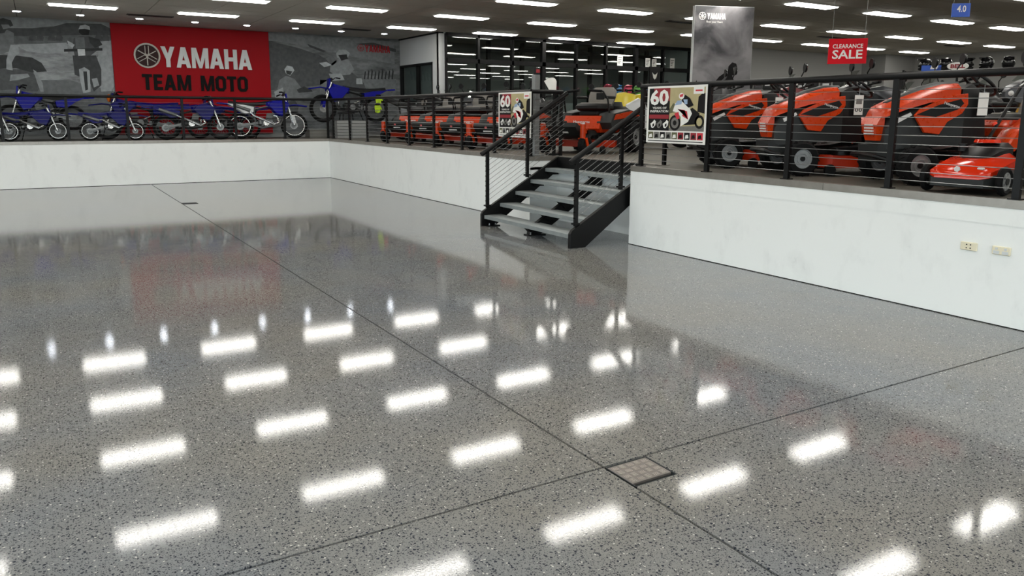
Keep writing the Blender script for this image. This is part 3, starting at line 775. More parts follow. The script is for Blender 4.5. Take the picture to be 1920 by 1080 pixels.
# ---- posters tied to the outside of the railing
M_paper = mat('poster_white', (232, 231, 226), 0.5, var=0.02)
M_pred = mat('poster_red', (140, 22, 36), 0.5, var=0.1); M_pdark = mat('poster_black', (14, 12, 14), 0.5, var=0.2, spec=0.2)
M_ptan = mat('poster_sand', (176, 164, 122), 0.55, var=0.16, scale=14); M_pgreen = mat('poster_olive', (92, 92, 62), 0.55, var=0.3, scale=20)
M_pblue = mat('poster_pale_blue', (150, 172, 200), 0.5, var=0.1); M_ppink = mat('poster_race_red', (196, 40, 56), 0.5, var=0.1)
M_pgrey = mat('poster_grey', (110, 108, 104), 0.5, var=0.3, scale=40)
def poster(label, yc, z0, W, H_):
    r = thing('poster', label, 'poster', (RX - .04, yc + W / 2, z0), R(-90), 'anniversary posters on the railing')
    MB().box(0, W, 0, .006, 0, H_).build('sheet', M_paper, r, smooth=0)
    def area(name, m, pts, lay=1): plate([(u * W, v * H_) for u, v in pts], -.0008 * (lay - 1), .0008).build(name, m, r, smooth=0)
    rect = lambda a, b, c, d: [(a, c), (b, c), (b, d), (a, d)]
    area('dark_panel', M_pdark, rect(.035, .40, .22, .965)); area('picture', M_ptan, rect(.40, .975, .22, .965))
    area('red_block', M_pred, rect(.12, .40, .74, .965), 2); area('red_band', M_pred, rect(.045, .39, .43, .50), 2)
    area('trees', M_pgreen, [(.40, .60), (.46, .70), (.55, .66), (.62, .58), (.40, .52)], 2)
    area('dark_tree', M_pdark, [(.86, .55), (.87, .80), (.93, .86), (.975, .86), (.975, .52)], 2)
    area('road', M_pgrey, [(.40, .22), (.975, .22), (.975, .32), (.6, .30), (.40, .27)], 2)
    text_mb('60', .055 * W, .665 * H_, .325 * W, .28 * H_, -.0016, .0008, .035).build('lettering', M_paper, r, smooth=0)
    text_mb('YEARS OF', .10 * W, .60 * H_, .25 * W, .038 * H_, -.0016, .0008, .02).build('lettering', M_paper, r, smooth=0)
    text_mb('INSPIRATION', .06 * W, .54 * H_, .32 * W, .042 * H_, -.0016, .0008, .02).build('lettering', M_paper, r, smooth=0)
    for i in range(3):   # three small riders in the dark panel
        u = .09 + i * .11
        area('small_bike', M_paper if i != 1 else M_pgrey, [(u, .27), (u + .03, .26), (u + .07, .31), (u + .08, .38), (u + .05, .41), (u + .02, .37), (u - .02, .34)], 3)
        area('small_bike_shade', M_pdark, [(u + .02, .28), (u + .05, .30), (u + .05, .35), (u + .02, .33)], 4)
    circ = lambda cu, cv, ru, rv, n=18: [(cu + ru * math.cos(2 * math.pi * i / n), cv + rv * math.sin(2 * math.pi * i / n)) for i in range(n)]
    area('front_tyre', M_pdark, circ(.50, .36, .095, .135), 3); area('front_rim', M_pgrey, circ(.50, .36, .065, .095), 4); area('front_disc', M_pdark, circ(.50, .36, .03, .045), 5)
    area('rear_tyre', M_pdark, circ(.90, .38, .075, .115), 3); area('rear_rim', M_ptan, circ(.90, .38, .045, .07), 4)
    area('engine_shadow', M_pdark, [(.60, .32), (.86, .34), (.90, .52), (.78, .62), (.62, .50)], 3)
    area('fairing', M_paper, [(.46, .56), (.50, .70), (.60, .76), (.70, .70), (.78, .52), (.72, .38), (.60, .30), (.60, .46), (.54, .54)], 6)
    area('fairing_red', M_ppink, [(.54, .60), (.66, .58), (.62, .48), (.72, .42), (.70, .56)], 7)
    area('windscreen', M_pblue, [(.49, .66), (.53, .74), (.62, .75), (.60, .68)], 7)
    area('front_fender', M_ppink, [(.49, .52), (.56, .55), (.58, .44), (.54, .42)], 8)
    area('rider_body', M_pdark, [(.60, .74), (.66, .84), (.74, .78), (.80, .66), (.72, .62)], 7)
    area('rider_helmet', M_paper, circ(.60, .82, .045, .055, 12), 8); area('helmet_stripe', M_ppink, [(.57, .84), (.63, .86), (.62, .81), (.575, .80)], 9)
    area('rider_sleeve', M_pblue, [(.63, .76), (.70, .76), (.70, .68), (.66, .68)], 8)
    area('logo_box', M_paper, rect(.79, .955, .85, .965), 3); area('logo_mark', M_ppink, rect(.82, .93, .895, .92), 4)
    for i in range(9):
        area('thumbnail', (M_pgreen, M_pgrey, M_pdark, M_pgrey, M_pgreen, M_pred, M_pdark, M_pred, M_ppink)[i], rect(.035 + i * .1045, .128 + i * .1045, .075, .195), 1)
        area('thumbnail_figure', (M_paper, M_pdark, M_paper, M_pdark, M_paper, M_pdark, M_paper, M_pdark, M_pdark)[i], [(.05 + i * .1045, .09), (.11 + i * .1045, .10), (.10 + i * .1045, .16), (.06 + i * .1045, .15)], 2)
    area('bottom_line', M_pdark, rect(.035, .965, .03, .045), 1)
poster('anniversary poster with large 60 on the railing left of the stair', 10.06, 1.222, .93, .66)
poster('anniversary poster with large 60 on the railing right of the stair', 6.60, 1.245, .95, .635)

# ---- tall smoke banner
M_smoke = bpy.data.materials.new('smoke_print'); M_smoke.use_nodes = True
_n = M_smoke.node_tree.nodes; _l = M_smoke.node_tree.links
_t = _n.new('ShaderNodeTexCoord'); _z = _n.new('ShaderNodeTexNoise'); _z.inputs['Scale'].default_value = 1.5; _z.inputs['Detail'].default_value = 7; _z.inputs['Distortion'].default_value = 0.7
_l.new(_t.outputs['Object'], _z.inputs['Vector'])
_r_ = _n.new('ShaderNodeValToRGB'); _r_.color_ramp.elements[0].position = .36; _r_.color_ramp.elements[0].color = (.03, .03, .034, 1)
_r_.color_ramp.elements[1].position = .64; _r_.color_ramp.elements[1].color = (.25, .24, .25, 1)
_sp = _n.new('ShaderNodeSeparateXYZ'); _l.new(_t.outputs['Object'], _sp.inputs[0])
_ma = _n.new('ShaderNodeMath'); _ma.operation = 'MULTIPLY_ADD'; _ma.inputs[1].default_value = -0.10; _ma.inputs[2].default_value = 0.16; _l.new(_sp.outputs[2], _ma.inputs[0])
_ad = _n.new('ShaderNodeMath'); _ad.operation = 'ADD'; _l.new(_z.outputs[0], _ad.inputs[0]); _l.new(_ma.outputs[0], _ad.inputs[1])
_l.new(_ad.outputs[0], _r_.inputs[0]); _l.new(_r_.outputs[0], _n['Principled BSDF'].inputs['Base Color']); _n['Principled BSDF'].inputs['Roughness'].default_value = .5
BD = 14.4; _az = YAW + math.atan((1341 - PPX) / F_PX)
bn = thing('display_banner', 'tall grey banner with drifting smoke and a crouching black rider', 'banner', (BD * math.sin(_az), BD * math.cos(_az), DECK), R(-20))
MB().box(-.55, .55, 0, .09, .06, 2.46).build('panel', M_plain, bn, smooth=0)
MB().box(-.545, .545, -.004, 0, .065, 2.455).build('print', M_smoke, bn, smooth=0)
for sx in (-.4, .4): MB().box(sx - .05, sx + .05, -.2, .3, 0, .06).build('foot', M_black, bn, smooth=0)
block_text(bn, 'YAMAHA', -.32, 2.24, .34, .10, M_paper, -.004, .002, .07); fork_emblem(bn, -.41, 2.29, .065, M_paper, -.004, .002)
text_mb('Revs your Heart', -.33, 2.17, .30, .045, -.004, .002, 0).build('lettering', M_paper, bn, smooth=0)
fig = lambda name, pts, m, lay=1: plate([((u - .14) * 1.1, (v - 1.0) * 1.12 + 1.1) for u, v in pts], -.004 - .001 * (lay - 1), .001).build(name, m, bn, smooth=0)
fig('rider_figure', [(-.10, .88), (-.02, 1.02), (.10, 1.16), (.22, 1.24), (.30, 1.22), (.36, 1.10), (.40, .94), (.34, .86), (.24, 1.0), (.10, .92)], M_pdark)
fig('rider_helmet', [(.24, 1.22), (.25, 1.32), (.31, 1.38), (.38, 1.36), (.41, 1.28), (.36, 1.19), (.29, 1.17)], M_pdark, 2)
fig('motorcycle_figure', [(-.40, .70), (-.36, .98), (-.28, 1.10), (-.24, .98), (-.18, 1.08), (-.10, .92), (.30, .86), (.44, .70), (.40, .50), (-.30, .48)], M_pdark, 1)
fig('visor_glint', [(.33, 1.30), (.37, 1.30), (.36, 1.25), (.34, 1.25)], M_pgrey, 3)

# ---- hanging signs
def hung(name, label, px, py, dist, W, H_, yaw, m, t=.012):
    az = YAW + math.atan((px - PPX) / F_PX)
    d = ray(px, py); k = dist / math.hypot(d.x, d.y); p = CAM + d * k
    r = thing(name, label, 'sign', (p.x, p.y, p.z - H_ / 2), -az + yaw)
    MB().box(-W / 2, W / 2, 0, t, 0, H_).build('board', m, r, smooth=0)
    top = CEIL - (p.z - H_ / 2)
    for sx in (-.42, .42): MB().cyl((sx * W, t / 2, H_), (sx * W, t / 2, top), .002, n=5).build('hanging_wire', M_steel, r)
    return r
M_sale = mat('clearance_red', (205, 8, 28), 0.45, var=0.04, spec=0.15)
s = hung('hanging_sign', 'red hanging sign reading CLEARANCE SALE above the tractors', 1589, 96, 11.5, .475, .325, R(4), M_sale)
text_mb('CLEARANCE', -.185, .20, .37, .055, 0, .002, .015).build('lettering', M_paper, s, smooth=0)
text_mb('SALE', -.185, .065, .37, .115, 0, .002, .02).build('lettering', M_paper, s, smooth=0)
M_sblue = mat('service_blue', (30, 84, 190), 0.4, var=0.08)
s = hung('hanging_sign', 'small blue hanging sign with white number near the ceiling', 1802, 19, 12.0, .22, .17, R(20), M_sblue)
text_mb('4.0', -.05, .06, .11, .085, 0, .002, .02).build('lettering', M_paper, s, smooth=0)
# ================================================================== VEHICLES
M_blue = mat('race_blue', (8, 12, 140), 0.3, var=0.08, spec=0.2)
M_dblue = mat('deep_blue', (5, 8, 96), 0.32, var=0.1, spec=0.2)
M_orange = mat('mower_orange', (196, 58, 10), 0.28, var=0.05, spec=0.35)
M_orange_d = mat('deck_orange_steel', (165, 40, 10), 0.38, var=0.1, spec=0.3)
M_mred = mat('push_mower_red', (214, 44, 10), 0.16, var=0.05, spec=0.6)
M_dgrey = mat('dark_grey_plastic', (38, 40, 40), 0.48, var=0.1, spec=0.3)
M_seat = mat('seat_grey_vinyl', (112, 108, 102), 0.6, var=0.08)
M_seatb = mat('seat_black_vinyl', (13, 13, 14), 0.55, var=0.1, spec=0.3)
M_rimgrey = mat('rim_grey', (150, 152, 152), 0.35, 0.4, var=0.1)
M_wplas = mat('white_plastic', (225, 227, 228), 0.35, var=0.03)
M_amber = mat('amber_lens', (220, 110, 30), 0.25)
M_sticker = mat('white_sticker', (210, 210, 208), 0.45, var=0.04)
M_hiviz = mat('hi_viz_yellow', (200, 235, 30), 0.55, var=0.08)
M_yellow = mat('bike_yellow', (226, 204, 40), 0.3, coat=0.3)
M_mirror = mat('mirror_glass', (190, 195, 198), 0.08, 0.95)

def wheel(parent, name, c, r, w, rim_m, spokes=16, hub=.05, tyre_frac=.22):
    """spoked motorcycle wheel standing in the XZ plane: tyre with rim, hub and spokes as sub-parts"""
    tr = r * tyre_frac / 2 * 1.05
    t = MB().torus(c, r - tr, tr, 'y', 28, 8, w / (2 * tr)).build(name, M_rubber, parent)
    MB().torus(c, r - 2 * tr - .004, .012, 'y', 28, 6, 1.3).build('rim', rim_m, t)
    MB().cyl((c[0], c[1] - w * .42, c[2]), (c[0], c[1] + w * .42, c[2]), hub, n=14).build('hub', M_cast, t)
    s = MB()
    for i in range(spokes):
        a = 2 * math.pi * i / spokes; rr = r - 2 * tr
        sy = (1 if i % 2 else -1) * w * .35
        s.cyl((c[0] + hub * math.cos(a + .4), c[1] + sy, c[2] + hub * math.sin(a + .4)), (c[0] + rr * math.cos(a), c[1], c[2] + rr * math.sin(a)), .0028, n=4)
    s.build('spokes', M_cast, t)['kind'] = 'stuff'
    MB().cyl((c[0], c[1] + w * .5, c[2]), (c[0], c[1] + w * .5 + .003, c[2]), r * .28, n=18).build('brake_disc', M_steel, t)
    return t

def dirt_bike(label, loc, heading, S=1.0, wb=1.40, rf=.34, rr=.31, body=None, panel=None, lean=0.0, rim=None, tall=1.0, grp=None, plate_m=None, lamp=False, white_side=False, tank_m=None):
    body = body or M_blue; panel = panel or body; rim = rim or M_chrome
    r = thing('dirt_bike', label, 'motorcycle', loc, heading, grp, rx=lean)
    r.scale = (S, S, S)
    seat_z = (.66 + .20 * tall); head = (wb - .20, seat_z + .12)
    wheel(r, 'rear_wheel', (0, 0, rr), rr, .10, rim)
    wheel(r, 'front_wheel', (wb, 0, rf), rf, .085, rim)
    for s in (-1, 1):
        f = MB().cyl((wb, s * .085, rf), (wb - (wb - head[0]) * .55, s * .085, rf + (head[1] - rf) * .55), .026, .024).build('fork_leg', M_chrome, r)
        MB().cyl((wb - (wb - head[0]) * .5, s * .085, rf + (head[1] - rf) * .5), (head[0] - .02, s * .085, head[1] + .04), .031).build('upper_tube', M_chrome, f)
        if white_side or S > .95: MB().slab([(wb - .02, rf + .02), (wb - .06, rf + .24), (wb + .01, rf + .26), (wb + .05, rf + .04)], s * .115, .012).build('fork_guard', panel if white_side else body, f)
    MB().cbox((head[0] - .02, 0, head[1] + .03), (.07, .22, .035), .008).cbox((head[0] + .02, 0, head[1] - .10), (.07, .22, .035), .008).build('triple_clamp', M_cast, r)
    hb = MB().tube([(head[0] - .16, -.38, head[1] + .13), (head[0] - .08, -.26, head[1] + .15), (head[0] - .03, -.10, head[1] + .09), (head[0] - .03, .10, head[1] + .09), (head[0] - .08, .26, head[1] + .15), (head[0] - .16, .38, head[1] + .13)], .012).build('handlebar', M_blackp, r)
    for s in (-1, 1):
        MB().cyl((head[0] - .10, s * .28, head[1] + .147), (head[0] - .165, s * .40, head[1] + .128), .019).build('grip', M_rubber, hb)
        MB().bar((head[0] - .06, s * .24, head[1] + .15), (head[0] - .02, s * .37, head[1] + .14), .012, .018).build('lever', M_cast, hb)
    MB().cyl((head[0] - .03, -.08, head[1] + .13), (head[0] - .03, .08, head[1] + .13), .03).build('bar_pad', M_blackp, hb)
    MB().slab([(head[0] + .03, head[1] - .08), (head[0] + .07, head[1] - .10), (head[0] + .04, head[1] + .14), (head[0], head[1] + .13)], 0, .22, .02).build('number_plate', plate_m or body, r)
    # plastics
    ff = []
    for i in range(8):
        t = i / 7; x = wb - .30 + t * .66; z = rf * 2 + .10 + .10 * math.sin(min(1, t * 1.4) * 1.9) - .10 * max(0, t - .6)
        hw = .075 + .03 * math.sin(t * 3.0) - .05 * max(0, t - .7)
        ff.append([(x, -hw, z - .03), (x, -hw * .5, z), (x, hw * .5, z), (x, hw, z - .03), (x, hw * .5, z - .016), (x, -hw * .5, z - .016)])
    MB().loft(ff).build('front_fender', body, r)
    MB().slab([(head[0] - .06, head[1] + .02), (head[0] - .28, seat_z + .08), (head[0] - .50, seat_z + .02), (head[0] - .48, seat_z - .12), (head[0] - .20, seat_z - .16), (head[0] - .04, head[1] - .10)], 0, .24, .05).build('fuel_tank', tank_m or body, r)
    for s in (-1, 1):
        MB().slab([(head[0] + .10, seat_z - .02), (head[0] - .02, seat_z + .06), (head[0] - .34, seat_z + .06), (head[0] - .44, seat_z - .06), (head[0] - .22, seat_z - .30), (head[0] - .06, seat_z - .34), (head[0] + .02, seat_z - .20)], s * .165, .05, .018).build('radiator_shroud', body, r)
        MB().slab([(-.30, seat_z - .02), (.10, seat_z - .05), (.36, seat_z - .10), (.34, seat_z - .24), (.12, seat_z - .28), (-.10, seat_z - .12)], s * .135, .03, .01).build('side_panel', panel, r)
    sr = []
    for i in range(9):
        t = i / 8; x = -.26 + t * (head[0] - .08); z = seat_z + .04 - .05 * math.sin(t * 3.14) + .03 * t; hw = .085 - .015 * t
        sr.append([(x, -hw, z - .07), (x, -hw, z - .02), (x, -hw * .6, z + .015), (x, hw * .6, z + .015), (x, hw, z - .02), (x, hw, z - .07)])
    MB().loft(sr).build('seat', M_seatb if body is not M_dblue else M_dblue, r)
    rf_ = []
    for i in range(6):
        t = i / 5; x = -.02 - t * .52; z = seat_z - .04 + .10 * t - .04 * t * t; hw = .10 - .045 * t
        rf_.append([(x, -hw, z - .035), (x, -hw * .6, z), (x, hw * .6, z), (x, hw, z - .035), (x, hw * .5, z - .018), (x, -hw * .5, z - .018)])
    MB().loft(rf_).build('rear_fender', body, r)
    # frame, engine, exhaust, suspension
    fm = MB()
    for s in (-1, 1):
        fm.tube([(head[0] + .01, s * .03, head[1] - .06), (head[0] - .06, s * .08, seat_z - .34), (head[0] - .16, s * .11, .34), (.55, s * .11, .28), (.38, s * .12, .34), (.36, s * .12, seat_z - .16), (head[0] - .06, s * .05, head[1] - .10)], .017, 6)
        fm.tube([(.40, s * .11, seat_z - .10), (.05, s * .10, seat_z - .06), (-.12, s * .08, seat_z - .02)], .013, 6)
        fm.tube([(.40, s * .11, .46), (.02, s * .09, seat_z - .10)], .012, 6)
    fm.build('frame', M_cast if white_side else M_blackp, r)
    ex = wb * .5
    e = MB().cbox((ex, 0, .40), (.34, .24, .22), .04).cbox((ex - .14, 0, .42), (.18, .20, .16), .03).build('engine', M_cast if white_side else M_dgrey, r)
    cy = MB()
    for i in range(6): cy.cbox((ex + .05 + i * .006, 0, .53 + i * .024), (.16, .16, .013))
    cy.build('cylinder_fins', M_cast, e)['kind'] = 'stuff'
    for s in (-1, 1): MB().cyl((ex - .04, s * .12, .40), (ex - .04, s * .155, .40), .085, .075, n=16).build('engine_cover', M_chrome if s < 0 else M_cast, e)
    MB().cyl((ex + .12, .10, .36), (ex + .12, .15, .36), .06, n=12).build('ignition_cover', M_blackp, e)
    p = MB().tube([(ex + .10, -.02, .62), (ex + .26, -.06, .58), (ex + .28, -.10, .42), (ex + .16, -.16, .36), (ex - .05, -.17, .46), (.34, -.16, .58), (.22, -.15, seat_z - .18)], [.024, .034, .04, .038, .03, .024, .024]).build('exhaust_pipe', M_chrome, r)
    MB().cyl((.26, -.15, seat_z - .20), (-.14, -.15, seat_z - .06), .045, .04, 12).build('muffler', M_cast, p)
    sw = MB()
    for s in (-1, 1): sw.bar((0, s * .10, rr), (.44, s * .10, .40), .03, .055)
    sw.cyl((.40, -.11, .39), (.40, .11, .39), .03); sw.build('swingarm', M_cast, r)
    ch = MB(); ch.bar((0, .09, rr + .045), (ex - .12, .09, .46), .01, .016).bar((0, .09, rr - .045), (ex - .12, .09, .38), .01, .016); ch.build('chain', M_steel, r)
    MB().cyl((0, .075, rr), (0, .085, rr), .10, n=20).build('sprocket', M_cast, r)
    MB().cyl((.30, 0, .42), (.42, 0, seat_z - .12), .035, n=10).build('shock', M_blackp, r)
    for s in (-1, 1): MB().bar((ex - .14, s * .13, .32), (ex - .14, s * .23, .32), .05, .018).build('footpeg', M_cast, r)
    MB().bar((ex - .20, .13, .34), (ex - .30, .26, .01), .018, .018).build('kickstand', M_blackp, r)
    if lamp:
        h = MB().ball((head[0] + .10, 0, head[1] + .02), .05, .10, .10).build('headlight', M_amber, r)
        MB().loft([[(head[0] + .07, -.12, head[1] + .10), (head[0] + .07, .12, head[1] + .10), (head[0] + .05, .12, head[1] + .10), (head[0] + .05, -.12, head[1] + .10)],
                   [(head[0] - .04, -.09, head[1] + .32), (head[0] - .04, .09, head[1] + .32), (head[0] - .055, .09, head[1] + .32), (head[0] - .055, -.09, head[1] + .32)]]).build('windscreen', M_glass, r)
        for s in (-1, 1): MB().ball((head[0] + .05, s * .17, head[1] + .02), .03, .035, .025).build('indicator', M_amber, r)
    return r

G1 = 'blue dirt bikes along the mural'
gy = 19.22
def bx(px, py=262, y=gy): return at_y(px, py, y).x
# the five along the front, facing right, then those behind them
dirt_bike('small blue kids dirt bike, leftmost, front wheel at the frame edge', (bx(24) - .98, gy, DECK), R(-4), .74, 1.26, .28, .27, M_dblue, lean=R(-4), tall=.55, grp=G1)
dirt_bike('small blue kids dirt bike, second from left, silver front wheel', (bx(113, y=gy + .34) - .96, gy + .34, DECK), R(-4), .74, 1.26, .28, .27, M_dblue, lean=R(-4), tall=.55, grp=G1)
dirt_bike('small blue pit bike with silver exhaust left of the red sign edge', (bx(170), gy - .02, DECK), R(-6), .76, 1.16, .27, .27, M_dblue, lean=R(-5), tall=.45, grp=G1)
dirt_bike('blue dirt bike with silver swingarm in front of the red sign', (bx(313), gy + .02, DECK), R(-6), .88, 1.32, .33, .31, M_dblue, lean=R(-5), tall=.8, grp=G1, rim=M_blackp)
dirt_bike('blue motocross bike with white side panels below the right end of the sign', (bx(452, y=19.45), 19.45, DECK), R(-9), .92, 1.36, .35, .33, M_blue, M_wplas, lean=R(-6), tall=1.25, grp=G1, white_side=True)
dirt_bike('blue dirt bike facing left behind the two leftmost small bikes', (bx(140, y=20.0), 20.0, DECK + .20), R(182), .86, 1.32, .33, .32, M_blue, lean=R(3), tall=.9, grp=G1, rim=M_blackp)
dirt_bike('blue trail bike with windscreen and orange lamp facing left before the red sign', (bx(318, y=19.95), 19.95, DECK), R(181), .92, 1.40, .34, .32, M_dblue, lean=R(4), tall=1.0, grp=G1, lamp=True, rim=M_blackp)
dirt_bike('dark blue bike facing left, half hidden behind the white-panelled motocross bike', (bx(470, y=20.0), 20.0, DECK), R(180), .86, 1.36, .33, .32, M_dblue, lean=R(3), tall=.8, grp=G1, rim=M_blackp)
# bike on its display stand by the deck corner
raised = dirt_bike('blue motocross bike raised on grey boxes at the deck corner, facing left', (bx(706, y=19.75), 19.75, DECK + .38), R(176), .98, 1.42, .36, .34, M_blue, tall=1.05, grp=G1, rim=M_blackp)
stb = thing('stand_block', 'small step stand carrying the raised blue motocross bike', 'stand', (at_y(650, 240, 19.75).x, 19.75, DECK))
MB().cbox((0, 0, .615), (.34, .34, .04), .006).build('top_plate', M_blackp, stb)
for sx in (-1, 1):
    for sy in (-1, 1): MB().bar((sx * .18, sy * .18, 0), (sx * .12, sy * .12, .60), .025, .025).build('leg', M_blackp, stb)
M_boxgrey = mat('slatted_box_grey', (150, 152, 150), 0.6, var=0.05)
for i, (a, b, y, lab) in enumerate(((633, 656, 19.05, 'grey slatted display cube, left of the pair at the deck corner'), (661, 692, 18.98, 'grey slatted display cube, right of the pair at the deck corner'))):
    xa, xb = at_y(a, 260, y).x, at_y(b, 260, y).x
    r = thing('display_cube', lab, 'box', ((xa + xb) / 2, y + .18, DECK), 0, 'grey display cubes')
    W = xb - xa
    MB().box(-W / 2 + .01, W / 2 - .01, -.17, .17, 0, .44).build('core', M_dgrey, r, smooth=0)
    for q in range(6): MB().box(-W / 2, W / 2, -.18, .18, .005 + q * .073, .068 + q * .073).build('slat', M_boxgrey, r, smooth=0)
r = thing('low_plinth', 'low flat grey plinth on the deck under the raised front wheel', 'plinth', (at_y(600, 250, 19.5).x, 19.75, DECK))
MB().cbox((0, 0, .10), (.50, .40, .20), .006).build('body', mat('plinth_grey', (120, 118, 112), .6), r)
MB().cbox((0, 0, .21), (.54, .44, .02), .004).build('top', M_boxgrey, r)
gl = thing('hi_viz_gloves', 'bright yellow-green gloves hanging from the raised bike tail', 'gloves', tuple(at_y(709, 190, 19.5)))
for i, (dx, dz) in enumerate(((.01, .06), (-.02, -.16))):
    g = MB().cbox((dx, 0, dz), (.16, .05, .12), .018).build('glove_palm', M_hiviz, gl)
    for q in range(4): MB().cyl((dx - .055 + q * .037, 0, dz - .05), (dx - .05 + q * .036, 0, dz - .125 - (.015 if q in (1, 2) else 0)), .017, .014, 8).build('finger', M_hiviz, g)
    MB().cyl((dx + .075, 0, dz + .02), (dx + .11, 0, dz - .05), .017, .014, 8).build('thumb', M_hiviz, g)
    MB().cbox((dx, 0, dz + .085), (.14, .055, .06), .015).build('cuff', M_blackp, g)

# ---------------------------------------------------------------- zero-turn mower
def tyre(parent, name, c, r, w, rim_m, axis='y', spoke=0):
    q = lambda a, b, d: (a, b, d)
    pr = [(r * .55, -w * .5), (r * .86, -w * .5), (r * .97, -w * .36), (r, -w * .2), (r, w * .2), (r * .97, w * .36), (r * .86, w * .5), (r * .55, w * .5)]
    n = 26; b = MB(); rings = []
    for i in range(n):
        a = 2 * math.pi * i / n; rings.append([(c[0] + rad * math.cos(a), c[1] + off, c[2] + rad * math.sin(a)) for rad, off in pr])
    rings.append(rings[0])
    b.loft(rings, closed=True, caps=False)
    t = b.build(name, M_rubber, parent)
    tb = MB()   # tread lugs
    for i in range(18):
        a = 2 * math.pi * i / 18
        for s in (-1, 1):
            a2 = a + (0 if s > 0 else math.pi / 18)
            p0 = (c[0] + r * math.cos(a2), c[1] + s * w * .08, c[2] + r * math.sin(a2)); p1 = (c[0] + r * math.cos(a2 + .12), c[1] + s * w * .40, c[2] + r * math.sin(a2 + .12))
            tb.bar(p0, p1, r * .07, r * .05, up=(math.cos(a2), 0, math.sin(a2)))
    tb.build('tread_lugs', M_rubber, t)['kind'] = 'stuff'
    MB().cyl((c[0], c[1] - w * .34, c[2]), (c[0], c[1] + w * .34, c[2]), r * .57, n=22).build('rim', rim_m, t)
    for s in (-1, 1):
        MB().torus((c[0], c[1] + s * w * .38, c[2]), r * .53, r * .045, 'y', 22, 6).build('rim_lip', rim_m, t)
        MB().torus((c[0], c[1] + s * w * .35, c[2]), r * .30, r * .05, 'y', 18, 6).build('rim_ring', rim_m, t)
        MB().cyl((c[0], c[1] + s * w * .3, c[2]), (c[0], c[1] + s * w * .42, c[2]), r * .15, n=10).build('hub_cap', M_blackp, t)
    return t

def seat(parent, x, z, cush, back, w=.46, bh=.30):
    c = MB().cbox((x, 0, z), (.44, w, .11), .035).build('seat_cushion', back, parent)
    MB().cbox((x + .0, 0, z + .055), (.34, w * .72, .03), .012).build('cushion_insert', cush, c)
    rings = []
    for i in range(7):
        t = i / 6; zz = z + .04 + t * bh; xx = x - .20 - t * .10; hw = w * (.46 + .06 * math.sin(t * 3.1)) * (1 if t < .8 else 1 - (t - .8) * 1.6)
        rings.append([(xx + .05, -hw, zz), (xx + .075, -hw * .6, zz), (xx + .075, hw * .6, zz), (xx + .05, hw, zz), (xx - .03, hw * .9, zz), (xx - .03, -hw * .9, zz)])
    b = MB().loft(rings).build('seat_back', cush, parent)
    MB().cbox((x - .165, 0, z + bh * .62), (.03, w * .34, bh * .42), .012).build('back_insert', back if cush is not M_seatb else M_seat, b)
    for s in (-1, 1): MB().cbox((x - .03, s * (w / 2 + .03), z + .15), (.26, .05, .045), .012).build('armrest', M_seatb, parent)

